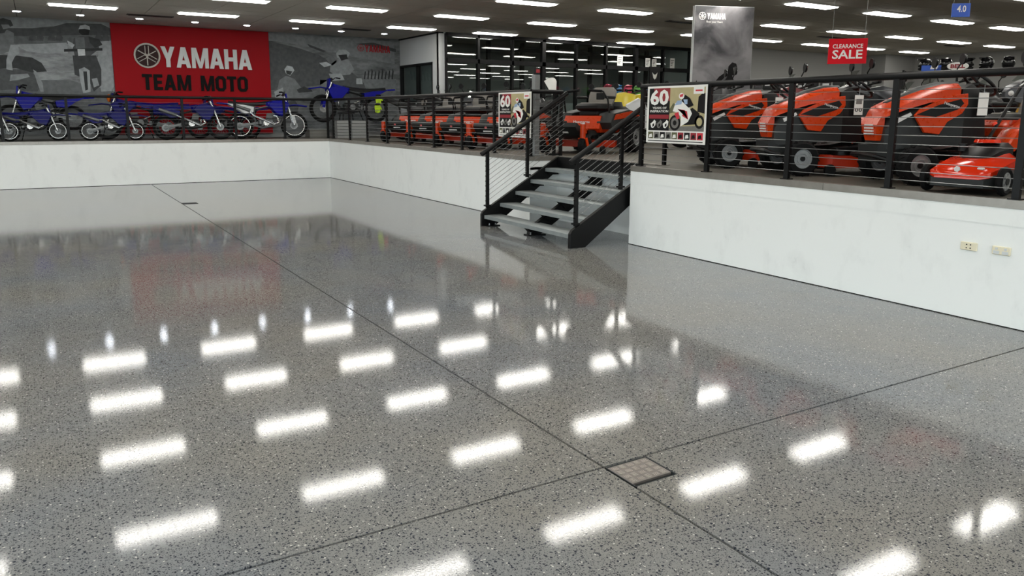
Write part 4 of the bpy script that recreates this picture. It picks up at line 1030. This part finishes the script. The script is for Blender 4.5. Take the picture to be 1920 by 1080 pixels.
def zero_turn(label, loc, heading, grp=None, grey=True, S=1.0):
    r = thing('zero_turn_mower', label, 'mower', loc, heading, grp); r.scale = (S, S, S)
    fr = MB()
    for s in (-1, 1): fr.bar((-.62, s * .22, .34), (.62, s * .22, .30), .05, .08)
    fr.bar((.55, -.34, .32), (.55, .34, .32), .06, .06); fr.build('chassis', M_blackp, r, smooth=0)
    for s in (-1, 1):
        a = MB().bar((.50, s * .24, .34), (.74, s * .36, .34), .07, .07).cyl((.75, s * .36, .24), (.75, s * .36, .44), .042, n=12).build('caster_arm', M_orange, r)
        MB().cyl((.75, s * .36, .44), (.75, s * .36, .455), .03, n=10).build('grease_cap', M_sticker, a)
        fk = MB()
        for q in (-1, 1): fk.bar((.75, s * .36 + q * .06, .24), (.70, s * .36 + q * .06, .12), .012, .05)
        fk.bar((.75, s * .36 - .065, .235), (.75, s * .36 + .065, .235), .05, .016); fk.build('caster_fork', M_orange, r, smooth=0)
        tyre(r, 'front_caster_wheel', (.69, s * .36, .135), .135, .10, M_dgrey)
        tyre(r, 'rear_wheel', (-.46, s * .46, .24), .24, .22, M_rimgrey)
        MB().slab([(-.78, .42), (-.70, .60), (-.30, .66), (.16, .60), (.26, .46), (.20, .36), (-.10, .50), (-.62, .50)], s * .38, .26, .03).build('fender', M_dgrey, r)
        MB().slab([(-.62, .56), (-.34, .635), (.10, .58), (.16, .50), (-.34, .545)], s * .515, .012, .003).build('fender_trim', M_orange, r)
        lb = MB().tube([(.10, s * .40, .58), (.16, s * .40, .80), (.20, s * .34, .92), (.22, s * .08, .94)], .014).build('control_lever', M_blackp, r)
        MB().tube([(.205, s * .32, .922), (.22, s * .08, .94)], .02).build('lever_grip', M_rubber, lb)
    # footplate, curved up at the toes
    fp = [(.16, .29), (.34, .27), (.56, .22), (.70, .28), (.80, .40), (.77, .46), (.70, .42), (.54, .36), (.32, .34), (.16, .34)]
    f = MB().slab(fp, 0, .52, .004).build('footplate', M_dgrey, r, smooth=30)
    MB().cbox((.725, 0, .32), (.03, .18, .035), .006).build('front_label', M_sticker, f)
    MB().cyl((.785, 0, .385), (.797, 0, .385), .024, n=10).build('badge', mat('badge_pink', (200, 90, 90), .4), f)
    # orange apron under the seat with lettering
    b = MB().loft([[(.22, -.32, .31), (.22, .32, .31), (-.50, .32, .31), (-.50, -.32, .31)], [(.28, -.34, .37), (.28, .34, .37), (-.50, .34, .37), (-.50, -.34, .37)],
                   [(.22, -.32, .56), (.22, .32, .56), (-.50, .32, .56), (-.50, -.32, .56)]]).build('apron', M_orange, r, smooth=0)
    b2 = text_mb('Husqvarna', -.15, .0, .30, .05, 0, .002, .02)
    t = b2.build('lettering', M_sticker, b, smooth=0); t.location = (.262, 0, .44); t.rotation_euler = (R(-18), 0, R(90))
    seat(r, -.10, .69, M_seat if grey else M_seatb, M_seatb, bh=.27)
    MB().cbox((-.12, 0, .60), (.40, .34, .09), .02).build('seat_base', M_blackp, r)
    # engine and guard at the back
    e = MB().cbox((-.66, 0, .58), (.32, .46, .26), .05).build('engine', M_blackp, r)
    MB().cyl((-.66, 0, .71), (-.66, 0, .78), .15, .13, 18).build('engine_screen', M_dgrey, e)
    gd = MB().tube([(-.80, -.36, .34), (-.92, -.32, .46), (-.92, .32, .46), (-.80, .36, .34)], .02).build('rear_guard', M_blackp, r)
    # cutting deck
    dk_ = MB().prism([(.48, -.42), (.48, .42), (.20, .57), (-.12, .57), (-.24, .40), (-.24, -.40), (-.12, -.57), (.20, -.57)], .10, .20).build('cutting_deck', M_orange_d, r, smooth=0)
    for s in (-1, 1):
        MB().cyl((.15, s * .36, .20), (.15, s * .36, .25), .10, n=16).build('spindle_cover', M_blackp, dk_)
        MB().cyl((.46, s * .50, .07), (.46, s * .54, .07), .055, n=14).build('gauge_wheel', M_blackp, dk_)
    MB().bar((.15, .57, .10), (.13, .60, .26), .34, .02, up=(1, 0, 0)).build('discharge_chute', M_blackp, dk_)
    return r
GZ = 'orange zero-turn mowers in a row'
hd = R(208)
zl = ['leftmost orange zero-turn mower in the row, beside the grey display cubes', 'second orange zero-turn mower from the deck corner, grey seat', 'third orange zero-turn mower from the deck corner, grey seat', 'fourth orange zero-turn mower, mostly behind the small poster']
for i, yy in enumerate((15.75, 14.40, 13.05, 11.72)):
    zero_turn(zl[i], (7.35, yy + .55, DECK), hd, GZ, grey=i in (1, 2))
zero_turn('large orange zero-turn mower with grey seat seen above the stair', (7.80, 10.42, DECK), R(200), GZ, True, 1.06)

# ---------------------------------------------------------------- ride-on tractor
def tractor(label, loc, heading, grp=None, S=1.0):
    r = thing('ride_on_tractor', label, 'lawn tractor', loc, heading, grp); r.scale = (S, S, S * 1.05)
    W = .235
    def ring(x, w, zb, zs, zt): return [(x, -w, zb), (x, -w, zs), (x, -w * .82, zt - .03), (x, -w * .45, zt), (x, w * .45, zt), (x, w * .82, zt - .03), (x, w, zs), (x, w, zb)]
    # dark lower hood
    MB().loft([ring(1.44, W * .86, .34, .50, .56), ring(1.38, W, .32, .58, .66), ring(1.10, W * 1.02, .34, .68, .74), ring(.82, W * 1.06, .36, .76, .82), ring(.60, W * 1.08, .36, .80, .86)]).build('hood_side', M_dgrey, r)
    # orange bonnet shell
    def top(x, w, z0, zt): return [(x, -w, z0), (x, -w * .98, zt - .055), (x, -w * .72, zt - .012), (x, 0, zt), (x, w * .72, zt - .012), (x, w * .98, zt - .055), (x, w, z0), (x, w * .5, z0), (x, -w * .5, z0)]
    h = MB().loft([top(1.475, W * .80, .60, .665), top(1.42, W * .98, .635, .73), top(1.22, W * 1.06, .70, .81), top(1.0, W * 1.10, .755, .885), top(.80, W * 1.12, .775, .935), top(.66, W * 1.08, .77, .945)]).build('bonnet', M_orange, r)
    MB().loft([[(x, -w, z - .012), (x, -w * .6, z + .01), (x, w * .6, z + .01), (x, w, z - .012)] for x, w, z in ((1.36, .05, .755), (1.0, .10, .892), (.76, .13, .945), (.60, .14, .945))]).build('bonnet_scoop', M_dgrey, h)
    for s in (-1, 1):
        yy = s * (W * 1.09 + .012); hx = lambda a: 1.475 - (1.475 - a) / .88
        MB().slab([(hx(a), b) for a, b in ((1.21, .635), (1.10, .48), (.95, .465), (.88, .58), (.74, .66), (.69, .74), (.70, .84), (.80, .83), (1.0, .765), (1.16, .695))], yy, .03, .008).build('orange_side_panel', M_orange, r)
        v = MB().slab([(hx(a), b) for a, b in ((1.19, .645), (.98, .735), (.77, .79), (.735, .75), (.79, .695), (1.0, .625))], yy + s * .014, .012, .003).build('side_vent', M_blackp, r)
        t = text_mb('Husqvarna', -.09, 0, .18, .035, 0, .002, .02).build('lettering', M_sticker, v, smooth=0)
        t.location = (hx(.86), yy + s * .022, .715); t.rotation_euler = (0, R(13 * (1 if s > 0 else 1)), R(180) if s > 0 else 0)
        if s > 0: t.rotation_euler = (0, R(13), R(180))
        MB().slab([(1.36, .60), (1.20, .665), (1.18, .64), (1.34, .565)], s * (W + .012), .02, .004).build('headlight_strip', M_sticker, r)
    g = MB().loft([[(1.475, -.17, .63), (1.475, .17, .63), (1.44, .17, .64), (1.44, -.17, .64)], [(1.515, -.165, .55), (1.515, .165, .55), (1.44, .17, .55), (1.44, -.17, .55)],
                   [(1.485, -.12, .40), (1.485, .12, .40), (1.43, .13, .40), (1.43, -.13, .40)]]).build('front_grille', M_orange, r, smooth=0)
    for q in range(4): MB().box(1.500, 1.518, -.09, .09, .455 + q * .028, .470 + q * .028).build('grille_slot', M_sticker, g, smooth=0)
    MB().tube([(1.40, -.30, .22), (1.55, -.24, .26), (1.57, 0, .27), (1.55, .24, .26), (1.40, .30, .22)], .022).build('bumper', M_blackp, r)
    MB().loft([[(1.50, -.20, .20), (1.50, .20, .20), (1.02, .23, .18), (1.02, -.23, .18)], [(1.51, -.21, .36), (1.51, .21, .36), (1.02, .24, .40), (1.02, -.24, .40)]]).build('front_cowl', M_dgrey, r, smooth=0)
    ax = MB().bar((1.2, -.34, .20), (1.2, .34, .20), .06, .06).build('front_axle', M_blackp, r)
    MB().cbox((.72, 0, .25), (1.35, .34, .10), .02).build('chassis', M_blackp, r)
    for s in (-1, 1):
        tyre(r, 'front_wheel', (1.2, s * .40, .185), .185, .15, M_rimgrey)
        tyre(r, 'rear_wheel', (0, s * .40, .25), .25, .22, M_rimgrey)
        MB().slab([(.34, .30), (.62, .27), (.84, .27), (.84, .30), (.62, .31), (.36, .36)], s * .36, .24, .01).build('footrest', M_blackp, r)
        fd = MB().slab([(-.40, .40), (-.38, .56), (-.20, .62), (.16, .62), (.34, .50), (.44, .33), (.36, .31), (.24, .46), (.08, .54), (-.14, .54), (-.30, .46)], s * .38, .26, .03).build('rear_fender', M_orange, r)
        MB().slab([(.30, .34), (.40, .34), (.24, .60), (.12, .60)], s * .27, .06, .01).build('fender_inner', M_orange_d, fd)
    MB().cbox((-.02, 0, .50), (.66, .60, .20), .05).build('seat_pan', M_orange, r)
    MB().loft([[(.74, -.24, .36), (.74, .24, .36), (.46, .24, .36), (.46, -.24, .36)], [(.74, -.25, .88), (.74, .25, .88), (.50, .22, .80), (.50, -.22, .80)], [(.62, -.20, .93), (.62, .20, .93), (.54, .18, .88), (.54, -.18, .88)]]).build('dashboard', M_blackp, r)
    sw = MB().cyl((.56, 0, .92), (.45, 0, .93), .022).build('steering_column', M_blackp, r)
    wv = MB().torus((0, 0, 0), .17, .016, 'z', 24, 8)
    for k in range(3): wv.bar((0, 0, -.01), (.165 * math.cos(k * 2.094), .165 * math.sin(k * 2.094), 0), .03, .014)
    w_ = wv.build('steering_wheel', M_blackp, r); w_.location = (.43, 0, .945); w_.rotation_euler = (0, R(-38), 0)
    seat(r, .02, .60, M_seat, M_seatb, .46)
    d_ = MB().prism([(1.0, -.30), (1.0, .30), (.86, .44), (.52, .49), (.36, .40), (.36, -.40), (.52, -.49), (.86, -.44)], .09, .22).build('cutting_deck', M_orange_d, r, smooth=0)
    for s in (-1, 1):
        MB().cyl((.68, s * .28, .22), (.68, s * .28, .27), .12, n=16).build('spindle_cover', M_blackp, d_)
        MB().cyl((.90, s * .45, .07), (.90, s * .50, .07), .06, n=14).build('gauge_wheel', M_blackp, d_)
    for ch in r.children:
        if ch.name.split('.')[0] in ('hood_side', 'bonnet', 'orange_side_panel', 'side_vent', 'headlight_strip', 'bonnet_scoop'): ch.scale.x = .88; ch.location.x = 1.475 * .12
    return r
GT = 'orange ride-on tractors behind the railing'
th = R(150)
def tractor_at(label, px, py, S):
    c = at_z(px, py, DECK); f = Vector((math.cos(th), math.sin(th), 0)); l = Vector((-f.y, f.x, 0))
    o = c - f * (1.2 * S) - l * (.46 * S)
    return tractor(label, (o.x, o.y, DECK), th, GT, S), o
T = [tractor_at('orange ride-on tractor partly behind the right poster, farthest of the tractors', 1366, 316, .92),
     tractor_at('orange ride-on tractor in the middle, with a paper tag by its steering wheel', 1503, 331, .92),
     tractor_at('orange ride-on tractor nearest the viewer, behind the push mower', 1722, 349, .92)]
# paper tags on strings
for (tr_, o), lab in zip(T, ('white paper tag with black rings on the farthest tractor', 'white paper tag with black rings on the middle tractor', 'plain white paper tag on the nearest tractor')):
    f = Vector((math.cos(th), math.sin(th), 0)); l = Vector((-f.y, f.x, 0))
    p = o + f * .50 + l * .25
    g = thing('price_tag', lab, 'tag', (p.x, p.y, DECK + .62), th + R(180), 'paper tags on tractors')
    MB().box(-.045, .045, -.004, 0, 0, .20).build('card', M_paper, g, smooth=0)
    MB().cyl((0, -.002, .2), (0, -.002, .27), .0025, n=5).build('string', M_steel, g)
    if 'rings' in lab:
        for s in (-.02, .02): MB().torus((s, -.005, .05), .014, .004, 'y', 12, 5).build('printed_ring', M_pdark, g)
        MB().box(-.03, .03, -.006, -.004, .11, .16).build('printed_lines', M_pgrey, g, smooth=0)

# ---------------------------------------------------------------- push mower
pm = thing('push_mower', 'glossy red-orange push mower with black handle at the right', 'push mower', (0, 0, 0), R(185))
_c = at_z(1846, 368, DECK); _h = R(185); _fv = Vector((math.cos(_h), math.sin(_h), 0)); _lv = Vector((-_fv.y, _fv.x, 0))
_o = _c - _fv * .30 - _lv * .27 + Vector((.12, -.05, 0))
pm.location = (_o.x, _o.y, DECK)
def psec(x, w, z0, z1, z2): return [(x, -w, z0), (x, -w, z1), (x, -w * .7, z2), (x, w * .7, z2), (x, w, z1), (x, w, z0)]
MB().loft([psec(.44, .20, .06, .12, .13), psec(.36, .25, .05, .15, .19), psec(.0, .26, .05, .16, .21), psec(-.34, .22, .06, .15, .20)]).build('skirt', M_dgrey, pm)
hd_ = MB().loft([psec(.455, .17, .125, .15, .165), psec(.40, .23, .14, .18, .235), psec(.22, .24, .16, .22, .275), psec(-.10, .20, .17, .26, .33), psec(-.34, .14, .18, .24, .28)]).build('hood', M_mred, pm)
MB().cyl((.442, 0, .20), (.452, 0, .20), .024, n=6).build('badge', M_sticker, hd_)
MB().cbox((.40, .16, .21), (.05, .05, .02), .006).build('model_label', M_sticker, hd_)
en = MB().loft([psec(.20, .10, .24, .27, .29), psec(.10, .15, .24, .33, .37), psec(-.16, .15, .24, .36, .40), psec(-.26, .10, .24, .32, .34)]).build('engine_cover', M_blackp, pm)
MB().cyl((-.03, 0, .40), (-.03, 0, .425), .10, .09, 18).build('recoil_cover', M_mred, en)
MB().cyl((.12, -.12, .33), (.12, -.12, .39), .035, n=12).build('fuel_cap', M_blackp, en)
for sx, nm in ((.30, 'front_wheel'), (-.34, 'rear_wheel')):
    for s in (-1, 1):
        rr_ = .115 if sx > 0 else .13
        t = MB().torus((sx, s * .29, rr_), rr_ - .025, .025, 'y', 24, 8, 1.1).build(nm, M_rubber, pm)
        MB().torus((sx, s * .30, rr_), rr_ - .05, .010, 'y', 24, 6).build('rim', M_rimgrey, t)
        for k in range(6):
            a = k * math.pi / 3; MB().bar((sx, s * .305, rr_), (sx + (rr_ - .05) * math.cos(a), s * .305, rr_ + (rr_ - .05) * math.sin(a)), .012, .034, up=(-math.sin(a), 0, math.cos(a))).build('spoke', M_rimgrey, t, smooth=0)
        MB().cyl((sx, s * .27, rr_), (sx, s * .318, rr_), .03, n=6).build('hub', M_dgrey, t)
hh = MB().tube([(-.28, -.20, .20), (-.66, -.20, .54), (-1.10, -.20, .92), (-1.14, -.16, .95), (-1.14, .16, .95), (-1.10, .20, .92), (-.66, .20, .54), (-.28, .20, .20)], .015).build('handle', M_blackp, pm)
MB().tube([(-1.02, -.195, .88), (-1.06, -.15, .93), (-1.06, .15, .93), (-1.02, .195, .88)], .008).build('bail_bar', M_steel, hh)
for s in (-1, 1): MB().ball((-.66, s * .215, .54), .025).build('clamp_knob', M_mred, hh)
# ================================================================== BEHIND: STREET BIKES, STANDS, SHELVES
def street_bike(name, label, paint, side=None, screen=True, mirrors=True, belly=None):
    side = side or paint; belly = belly or M_blackp
    r = thing(name, label, 'motorcycle', (0, 0, 0))
    wheel(r, 'rear_wheel', (0, 0, .31), .31, .16, M_blackp, 10, .07, .34)
    wheel(r, 'front_wheel', (1.40, 0, .31), .31, .12, M_blackp, 10, .07, .32)
    for s in (-1, 1):
        MB().cyl((1.40, s * .10, .31), (1.16, s * .10, .92), .03, .028).build('fork_leg', mat('gold_fork', (170, 130, 50), .3, .7), r)
    MB().loft([[(x, -w, z0), (x, -w, (z0 + z1) / 2), (x, -w * .55, z1), (x, w * .55, z1), (x, w, (z0 + z1) / 2), (x, w, z0)] for x, w, z0, z1 in
               ((.46, .10, .74, .84), (.60, .16, .72, .94), (.86, .17, .74, 1.00), (1.06, .12, .80, .96), (1.12, .06, .84, .92))]).build('fuel_tank', paint, r)
    MB().loft([[(x, -w, z - .06), (x, -w * .7, z), (x, w * .7, z), (x, w, z - .06)] for x, w, z in ((-.36, .06, .98), (-.10, .10, .92), (.16, .13, .84), (.50, .10, .84))]).build('seat', M_seatb, r)
    MB().slab([(-.50, .98), (-.10, .90), (.24, .80), (.22, .70), (-.06, .76), (-.40, .90)], 0, .20, .05).build('tail', side, r)
    MB().loft([[(x, -w, z0), (x, -w * .8, z1), (x, w * .8, z1), (x, w, z0)] for x, w, z0, z1 in ((1.06, .20, .66, .98), (1.26, .18, .72, 1.02), (1.44, .10, .78, .94), (1.50, .04, .82, .88))]).build('front_fairing', paint, r)
    for s in (-1, 1):
        MB().slab([(1.26, .80), (1.02, .92), (.66, .74), (.50, .44), (.66, .30), (1.06, .40), (1.22, .60)], s * .20, .05, .02).build('side_fairing', side, r)
        MB().ball((1.45, s * .055, .86), .03, .04, .035).build('headlight', M_sticker, r)
    e = MB().cbox((.72, 0, .48), (.46, .34, .36), .06).build('engine', M_blackp, r)
    for s in (-1, 1): MB().cyl((.60, s * .17, .42), (.60, s * .21, .42), .10, .09, 16).build('engine_cover', M_cast, e)
    p = MB().tube([(.98, -.05, .50), (1.02, -.08, .30), (.70, -.12, .24), (.30, -.16, .30), (.14, -.18, .38)], .03).build('exhaust_pipe', M_chrome, r)
    MB().cyl((.22, -.18, .34), (-.22, -.20, .54), .06, .055, 12).build('muffler', M_cast, p)
    MB().bar((0, .11, .31), (.52, .11, .42), .04, .07).bar((0, -.11, .31), (.52, -.11, .42), .04, .07).build('swingarm', M_cast, r)
    hb = MB().tube([(1.02, -.34, 1.04), (1.10, -.14, 1.00), (1.10, .14, 1.00), (1.02, .34, 1.04)], .013).build('handlebar', M_blackp, r)
    for s in (-1, 1): MB().cyl((1.05, s * .24, 1.03), (1.00, s * .36, 1.045), .019).build('grip', M_rubber, hb)
    if screen:
        MB().loft([[(1.36, -.12, 1.00), (1.36, .12, 1.00), (1.35, .12, 1.00), (1.35, -.12, 1.00)], [(1.18, -.10, 1.20), (1.18, .10, 1.20), (1.17, .10, 1.20), (1.17, -.10, 1.20)]]).build('windscreen', M_glass, r)
    if mirrors:
        for s in (-1, 1):
            m = MB().tube([(1.10, s * .22, 1.02), (1.14, s * .27, 1.16), (1.12, s * .33, 1.24)], .008).build('mirror_stalk', M_blackp, r)
            MB().cyl((1.13, s * .34, 1.27), (1.105, s * .34, 1.27), .065, .06, 16).build('mirror_head', M_blackp, m)
            MB().cyl((1.104, s * .34, 1.27), (1.100, s * .34, 1.27), .054, n=16).build('mirror_glass', M_mirror, m)
    ff = [[(1.40 + .36 * math.cos(a), -.07, .31 + .36 * math.sin(a)), (1.40 + .37 * math.cos(a), 0, .31 + .37 * math.sin(a)), (1.40 + .36 * math.cos(a), .07, .31 + .36 * math.sin(a)), (1.40 + .345 * math.cos(a), 0, .31 + .345 * math.sin(a))] for a in (R(20), R(50), R(80), R(110), R(140))]
    MB().loft(ff).build('front_mudguard', side, r)
    MB().bar((.55, .14, .26), (.42, .30, .0), .02, .02).build('kickstand', M_blackp, r)
    return r
M_bkp = mat('gloss_black_paint', (18, 18, 21), 0.25, coat=0.3); M_grp = mat('gunmetal_paint', (58, 60, 64), 0.3, 0.3)
M_rdp = mat('dark_red_paint', (110, 16, 22), 0.28, coat=0.3)
SB = {'black': street_bike('street_motorcycle', 'x', M_bkp), 'grey': street_bike('street_motorcycle', 'x', M_grp, M_bkp), 'white': street_bike('street_motorcycle', 'x', M_wplas, M_wplas, True, False),
      'yellow': street_bike('street_motorcycle', 'x', M_yellow, M_wplas, False, False), 'red': street_bike('street_motorcycle', 'x', M_rdp, M_bkp)}
_first = {}
def put(kind, label, x, y, deg):
    o = SB[kind] if kind not in _first else copy_tree(SB[kind]); _first[kind] = 1
    o.location = (x, y, DECK); o.rotation_euler = (0, 0, R(deg)); o['label'] = label; o['group'] = 'street motorcycles on the deck'
put('black', 'black street motorcycle with round mirror beside the white office wall', 7.55, 17.62, 0)
put('grey', 'gunmetal street motorcycle behind the first zero-turn mowers', 10.0, 17.2, 205)
put('red', 'dark red street motorcycle behind the second zero-turn mower', 10.2, 15.4, 205)
put('black', 'black street motorcycle in front of the glass screen, behind the mowers', 11.2, 16.6, 215)
put('white', 'white faired motorcycle beside the grey post at the stair head', 10.6, 13.1, 215)
put('yellow', 'yellow and white sport motorcycle right of the large zero-turn mower', 10.5, 11.15, 165)
put('grey', 'gunmetal street motorcycle behind the large zero-turn mower', 12.5, 15.2, 200)
put('black', 'black street motorcycle left of the tall smoke banner', 12.6, 13.6, 200)
spots = [(10.2, 8.2, 'black'), (10.4, 7.1, 'red'), (10.3, 6.0, 'grey'), (10.4, 4.9, 'black'), (10.3, 3.8, 'grey'), (10.5, 2.7, 'black')]
for i, (x, y, k) in enumerate(spots):
    put(k, '%s %s street motorcycle from the banner in the row behind the tractors' % (ORD[i], {'black': 'black', 'red': 'dark red', 'grey': 'gunmetal'}[k]), x, y, 146)
for i, (x, y, k) in enumerate([(13.6, 11.0, 'black'), (13.9, 9.9, 'grey'), (13.9, 8.7, 'black'), (14.0, 7.6, 'red'), (14.1, 6.4, 'black'), (14.3, 5.2, 'grey')]):
    put(k, '%s %s street motorcycle from the left in the rear row of bikes' % (ORD[i], {'black': 'black', 'red': 'dark red', 'grey': 'gunmetal'}[k]), x, y, 150)

# grey post with red sign at the stair head, leaflets beside it
M_post = mat('grey_post', (126, 128, 128), 0.45, 0.2)
gp = thing('sign_post', 'grey upright post with small red sign at the head of the stair', 'post', (6.36, 9.86, DECK), R(20))
MB().cbox((0, 0, .01), (.2, .2, .02), .004).build('base_plate', M_post, gp)
MB().cbox((0, 0, .60), (.12, .07, 1.17), .006).build('column', M_post, gp)
MB().cbox((.0, -.01, 1.235), (.11, .05, .10), .006).build('sign_box', M_blackp, gp)
MB().box(-.045, .045, -.038, -.035, 1.21, 1.26).build('red_panel', M_redp, gp, smooth=0)
lf = thing('leaflet_holder', 'wire holder fanned with white leaflets beside the grey post', 'leaflets', (at_y(1040, 178, 9.93).x, 9.93, DECK), R(10))
MB().cyl((0, 0, 0), (0, 0, .03), .13, n=16).build('base', M_blackp, lf); MB().cyl((0, 0, .03), (0, 0, .96), .012).build('stem', M_blackp, lf)
for i in range(6):
    a = R(-35 + i * 13)
    q = MB().box(-.05, .05, -.003, .003, 0, .24).build('leaflet', M_paper, lf, smooth=0); q.location = (.012 * i - .03, -.03 + .014 * i, .92); q.rotation_euler = (R(-14), a * .8, a * .4)

# notices stuck on the glass screen
for i, (px, py, w, h_) in enumerate(((1163, 114, .20, .30), (1215, 118, .18, .27), (1227, 119, .17, .25), (1261, 119, .18, .30))):
    p = at_y(px, py, OY - .02)
    s = MB().box(-w / 2, w / 2, -.002, 0, -h_ / 2, h_ / 2).build('notice_sheet', M_paper, None, smooth=0); s.location = (p.x, OY - .008, p.z)
    tag(s, 'white notice sheet taped to the dark glass, %s from the left' % ORD[i], 'notice', 'notices on the glass')
    for q in range(4): MB().box(-w * .35, w * .35 - .02 * q, -.003, -.002, h_ * .25 - q * h_ * .16, h_ * .25 - q * h_ * .16 + .02).build('printed_line', M_pgrey, s, smooth=0)

# goggle and helmet counter in front of the glass
ct = thing('display_counter', 'black merchandise counter in front of the glass screen', 'counter', (14.1, 16.9, DECK))
MB().cbox((0, 0, .56), (2.2, .5, 1.12), .01).build('cabinet', M_blackp, ct); MB().cbox((0, 0, 1.14), (2.3, .56, .04), .006).build('top', M_dgrey, ct)
MB().box(.72, 1.08, .20, .25, 1.16, 1.95).build('back_panel', M_black, ct, smooth=0)
fx = [(-.10, .10), (-.07, .0), (-.05, -.06), (0, -.10), (.05, -.06), (.07, 0), (.10, .10), (.05, .05), (0, .03), (-.05, .05)]
o = plate([(.90 + u, 1.70 + v) for u, v in fx], .20, .004).build('fox_head_mark', M_paper, ct, smooth=0)
def helmet(label, loc, col, deg, S=1.0, grp='helmets on display'):
    r = thing('helmet', label, 'helmet', loc, R(deg), grp); r.scale = (S, S, S)
    MB().ball((0, 0, .14), .15, .125, .14, 14, 9, -.75).build('shell', col, r)
    MB().slab([(.08, .17), (.155, .13), (.155, .09), (.09, .10)], 0, .20, .02).build('visor', M_lblack, r)
    MB().slab([(.02, .02), (.18, .02), (.19, .07), (.13, .08), (.05, .07)], 0, .17, .03).build('chin_bar', col, r)
    MB().slab([(.05, .22), (.22, .25), (.23, .235), (.07, .19)], 0, .18, .01).build('peak', col, r)
M_hp = [mat('helmet_pink', (206, 60, 96), .3, coat=.4), mat('helmet_blue', (50, 130, 190), .3, coat=.4), M_wplas, mat('helmet_green', (90, 170, 60), .3, coat=.4), M_bkp, M_yellow]
cn = ['pink', 'blue', 'white', 'green', 'black', 'yellow']
for i, (k, x) in enumerate(((0, -.95), (1, -.60), (0, -.25), (3, .10), (1, .45), (5, .62 + .25))):
    helmet('%s helmet on the black counter, %s from its left end' % (cn[k], ORD[i]), (14.1 + x, 16.86, DECK + 1.16), M_hp[k], 240, .95)

# shelving and boxes along the far right wall
def at_d(px, py, dist):
    d = ray(px, py); return CAM + d * (dist / math.hypot(d.x, d.y))
def rack(label, px, dist, W, tops, deg, ht):
    p = at_d(px, 200, dist)
    r = thing('shelf_rack', label, 'shelf', (p.x, p.y, DECK), R(deg))
    for sx in (-1, 1):
        for sy in (-.2, .2): MB().box(sx * W / 2 - .02, sx * W / 2 + .02, sy - .02, sy + .02, 0, ht).build('upright', M_black, r, smooth=0)
    for z in tops: MB().box(-W / 2, W / 2, -.22, .22, z - .03, z).build('shelf', M_dgrey, r, smooth=0)
    return r, p
def on_rack(p, deg, u, v, z):
    a = R(deg); return (p.x + u * math.cos(a) - v * math.sin(a), p.y + u * math.sin(a) + v * math.cos(a), DECK + z)
cols = [mat('carton_red', (150, 24, 28), .5), M_blackp, M_dgrey, mat('carton_brown', (110, 84, 52), .6), M_bkp, M_sticker]
def cartons(p, deg, z, n, W, key, seq):
    for i in range(n):
        w = W / n * .86; h_ = .16 + .07 * ((i * 7 + 3) % 4) / 3
        b = thing('carton', '%s carton, %s from the left on the shelf %s' % (['red', 'black', 'dark grey', 'brown', 'glossy black', 'white'][seq[i]], ORD[i], key), 'box', on_rack(p, deg, -W / 2 + (i + .5) * W / n, 0, z), R(deg), 'cartons on the shelves')
        MB().cbox((0, 0, h_ / 2), (w, .3, h_), .008).build('body', cols[seq[i]], b); MB().box(-w * .3, w * .3, -.153, -.15, h_ * .35, h_ * .65).build('label_patch', M_sticker if i % 3 == 0 else M_dgrey, b, smooth=0)
d1 = -44
r1, p1 = rack('black shelf rack with red and black cartons right of the banner', 1418, 19.0, 1.0, (.45, .85, 1.22), d1, 1.30)
cartons(p1, d1, 1.22, 5, 1.0, 'right of the banner', [0, 1, 4, 2, 1])
r2, p2 = rack('dark shelf rack with brown cartons below the clearance sign', 1545, 18.0, 1.7, (.45, .85, 1.18), -52, 1.25)
cartons(p2, -52, 1.18, 7, 1.7, 'below the clearance sign', [1, 5, 1, 4, 2, 1, 4])
r3, p3 = rack('long shelf rack of helmets and parts at the far right', 1862, 19.0, 3.4, (.45, .95, 1.55), -62, 1.58)
for i in range(8):
    k = 4
    helmet('%s helmet on the top shelf at far right, %s from left' % ({4: 'black', 2: 'white'}[k], ORD[i]), on_rack(p3, -62, -1.3 + i * .37, 0, 1.55), M_hp[k], -62 - 90 + 20 * (i % 3 - 1), 1.0)
cartons(p3, -62, .95, 9, 3.3, 'of the helmets', [1, 4, 3, 2, 1, 0, 4, 3, 1])
be = at_d(1796, 124, 18.4)
bl = thing('oval_sign', 'oval white sign with dark red BELL lettering above the helmet shelf', 'sign', tuple(be), R(-62))
el = lambda a, b, n=28: [(a * math.cos(2 * math.pi * i / n), b * math.sin(2 * math.pi * i / n)) for i in range(n)]
plate(el(.205, .092), 0, .01).build('board', M_pdark, bl, smooth=0); plate(el(.193, .081), -.01, .002).build('face', M_paper, bl, smooth=0)
text_mb('BELL', -.13, -.04, .26, .08, -.012, .002, .05).build('lettering', M_pred, bl, smooth=0)
MB().box(-.015, .015, 0, .015, DECK - be.z, 0).build('stem', M_blackp, bl, smooth=0)
bp_ = at_d(1746, 128, 17.6)
bs = thing('blue_sign', 'small blue shop sign on the far wall behind the tractors', 'sign', tuple(bp_), R(-58))
MB().box(-.17, .17, 0, .02, -.055, .055).build('board', M_sblue, bs, smooth=0); MB().box(-.015, .015, .002, .018, DECK - bp_.z, -.055).build('stem', M_blackp, bs, smooth=0)
plate([(-.02, -.02), (.10, -.02), (.12, .05), (.0, .05)], 0, .002).build('white_mark', M_paper, bs, smooth=0)
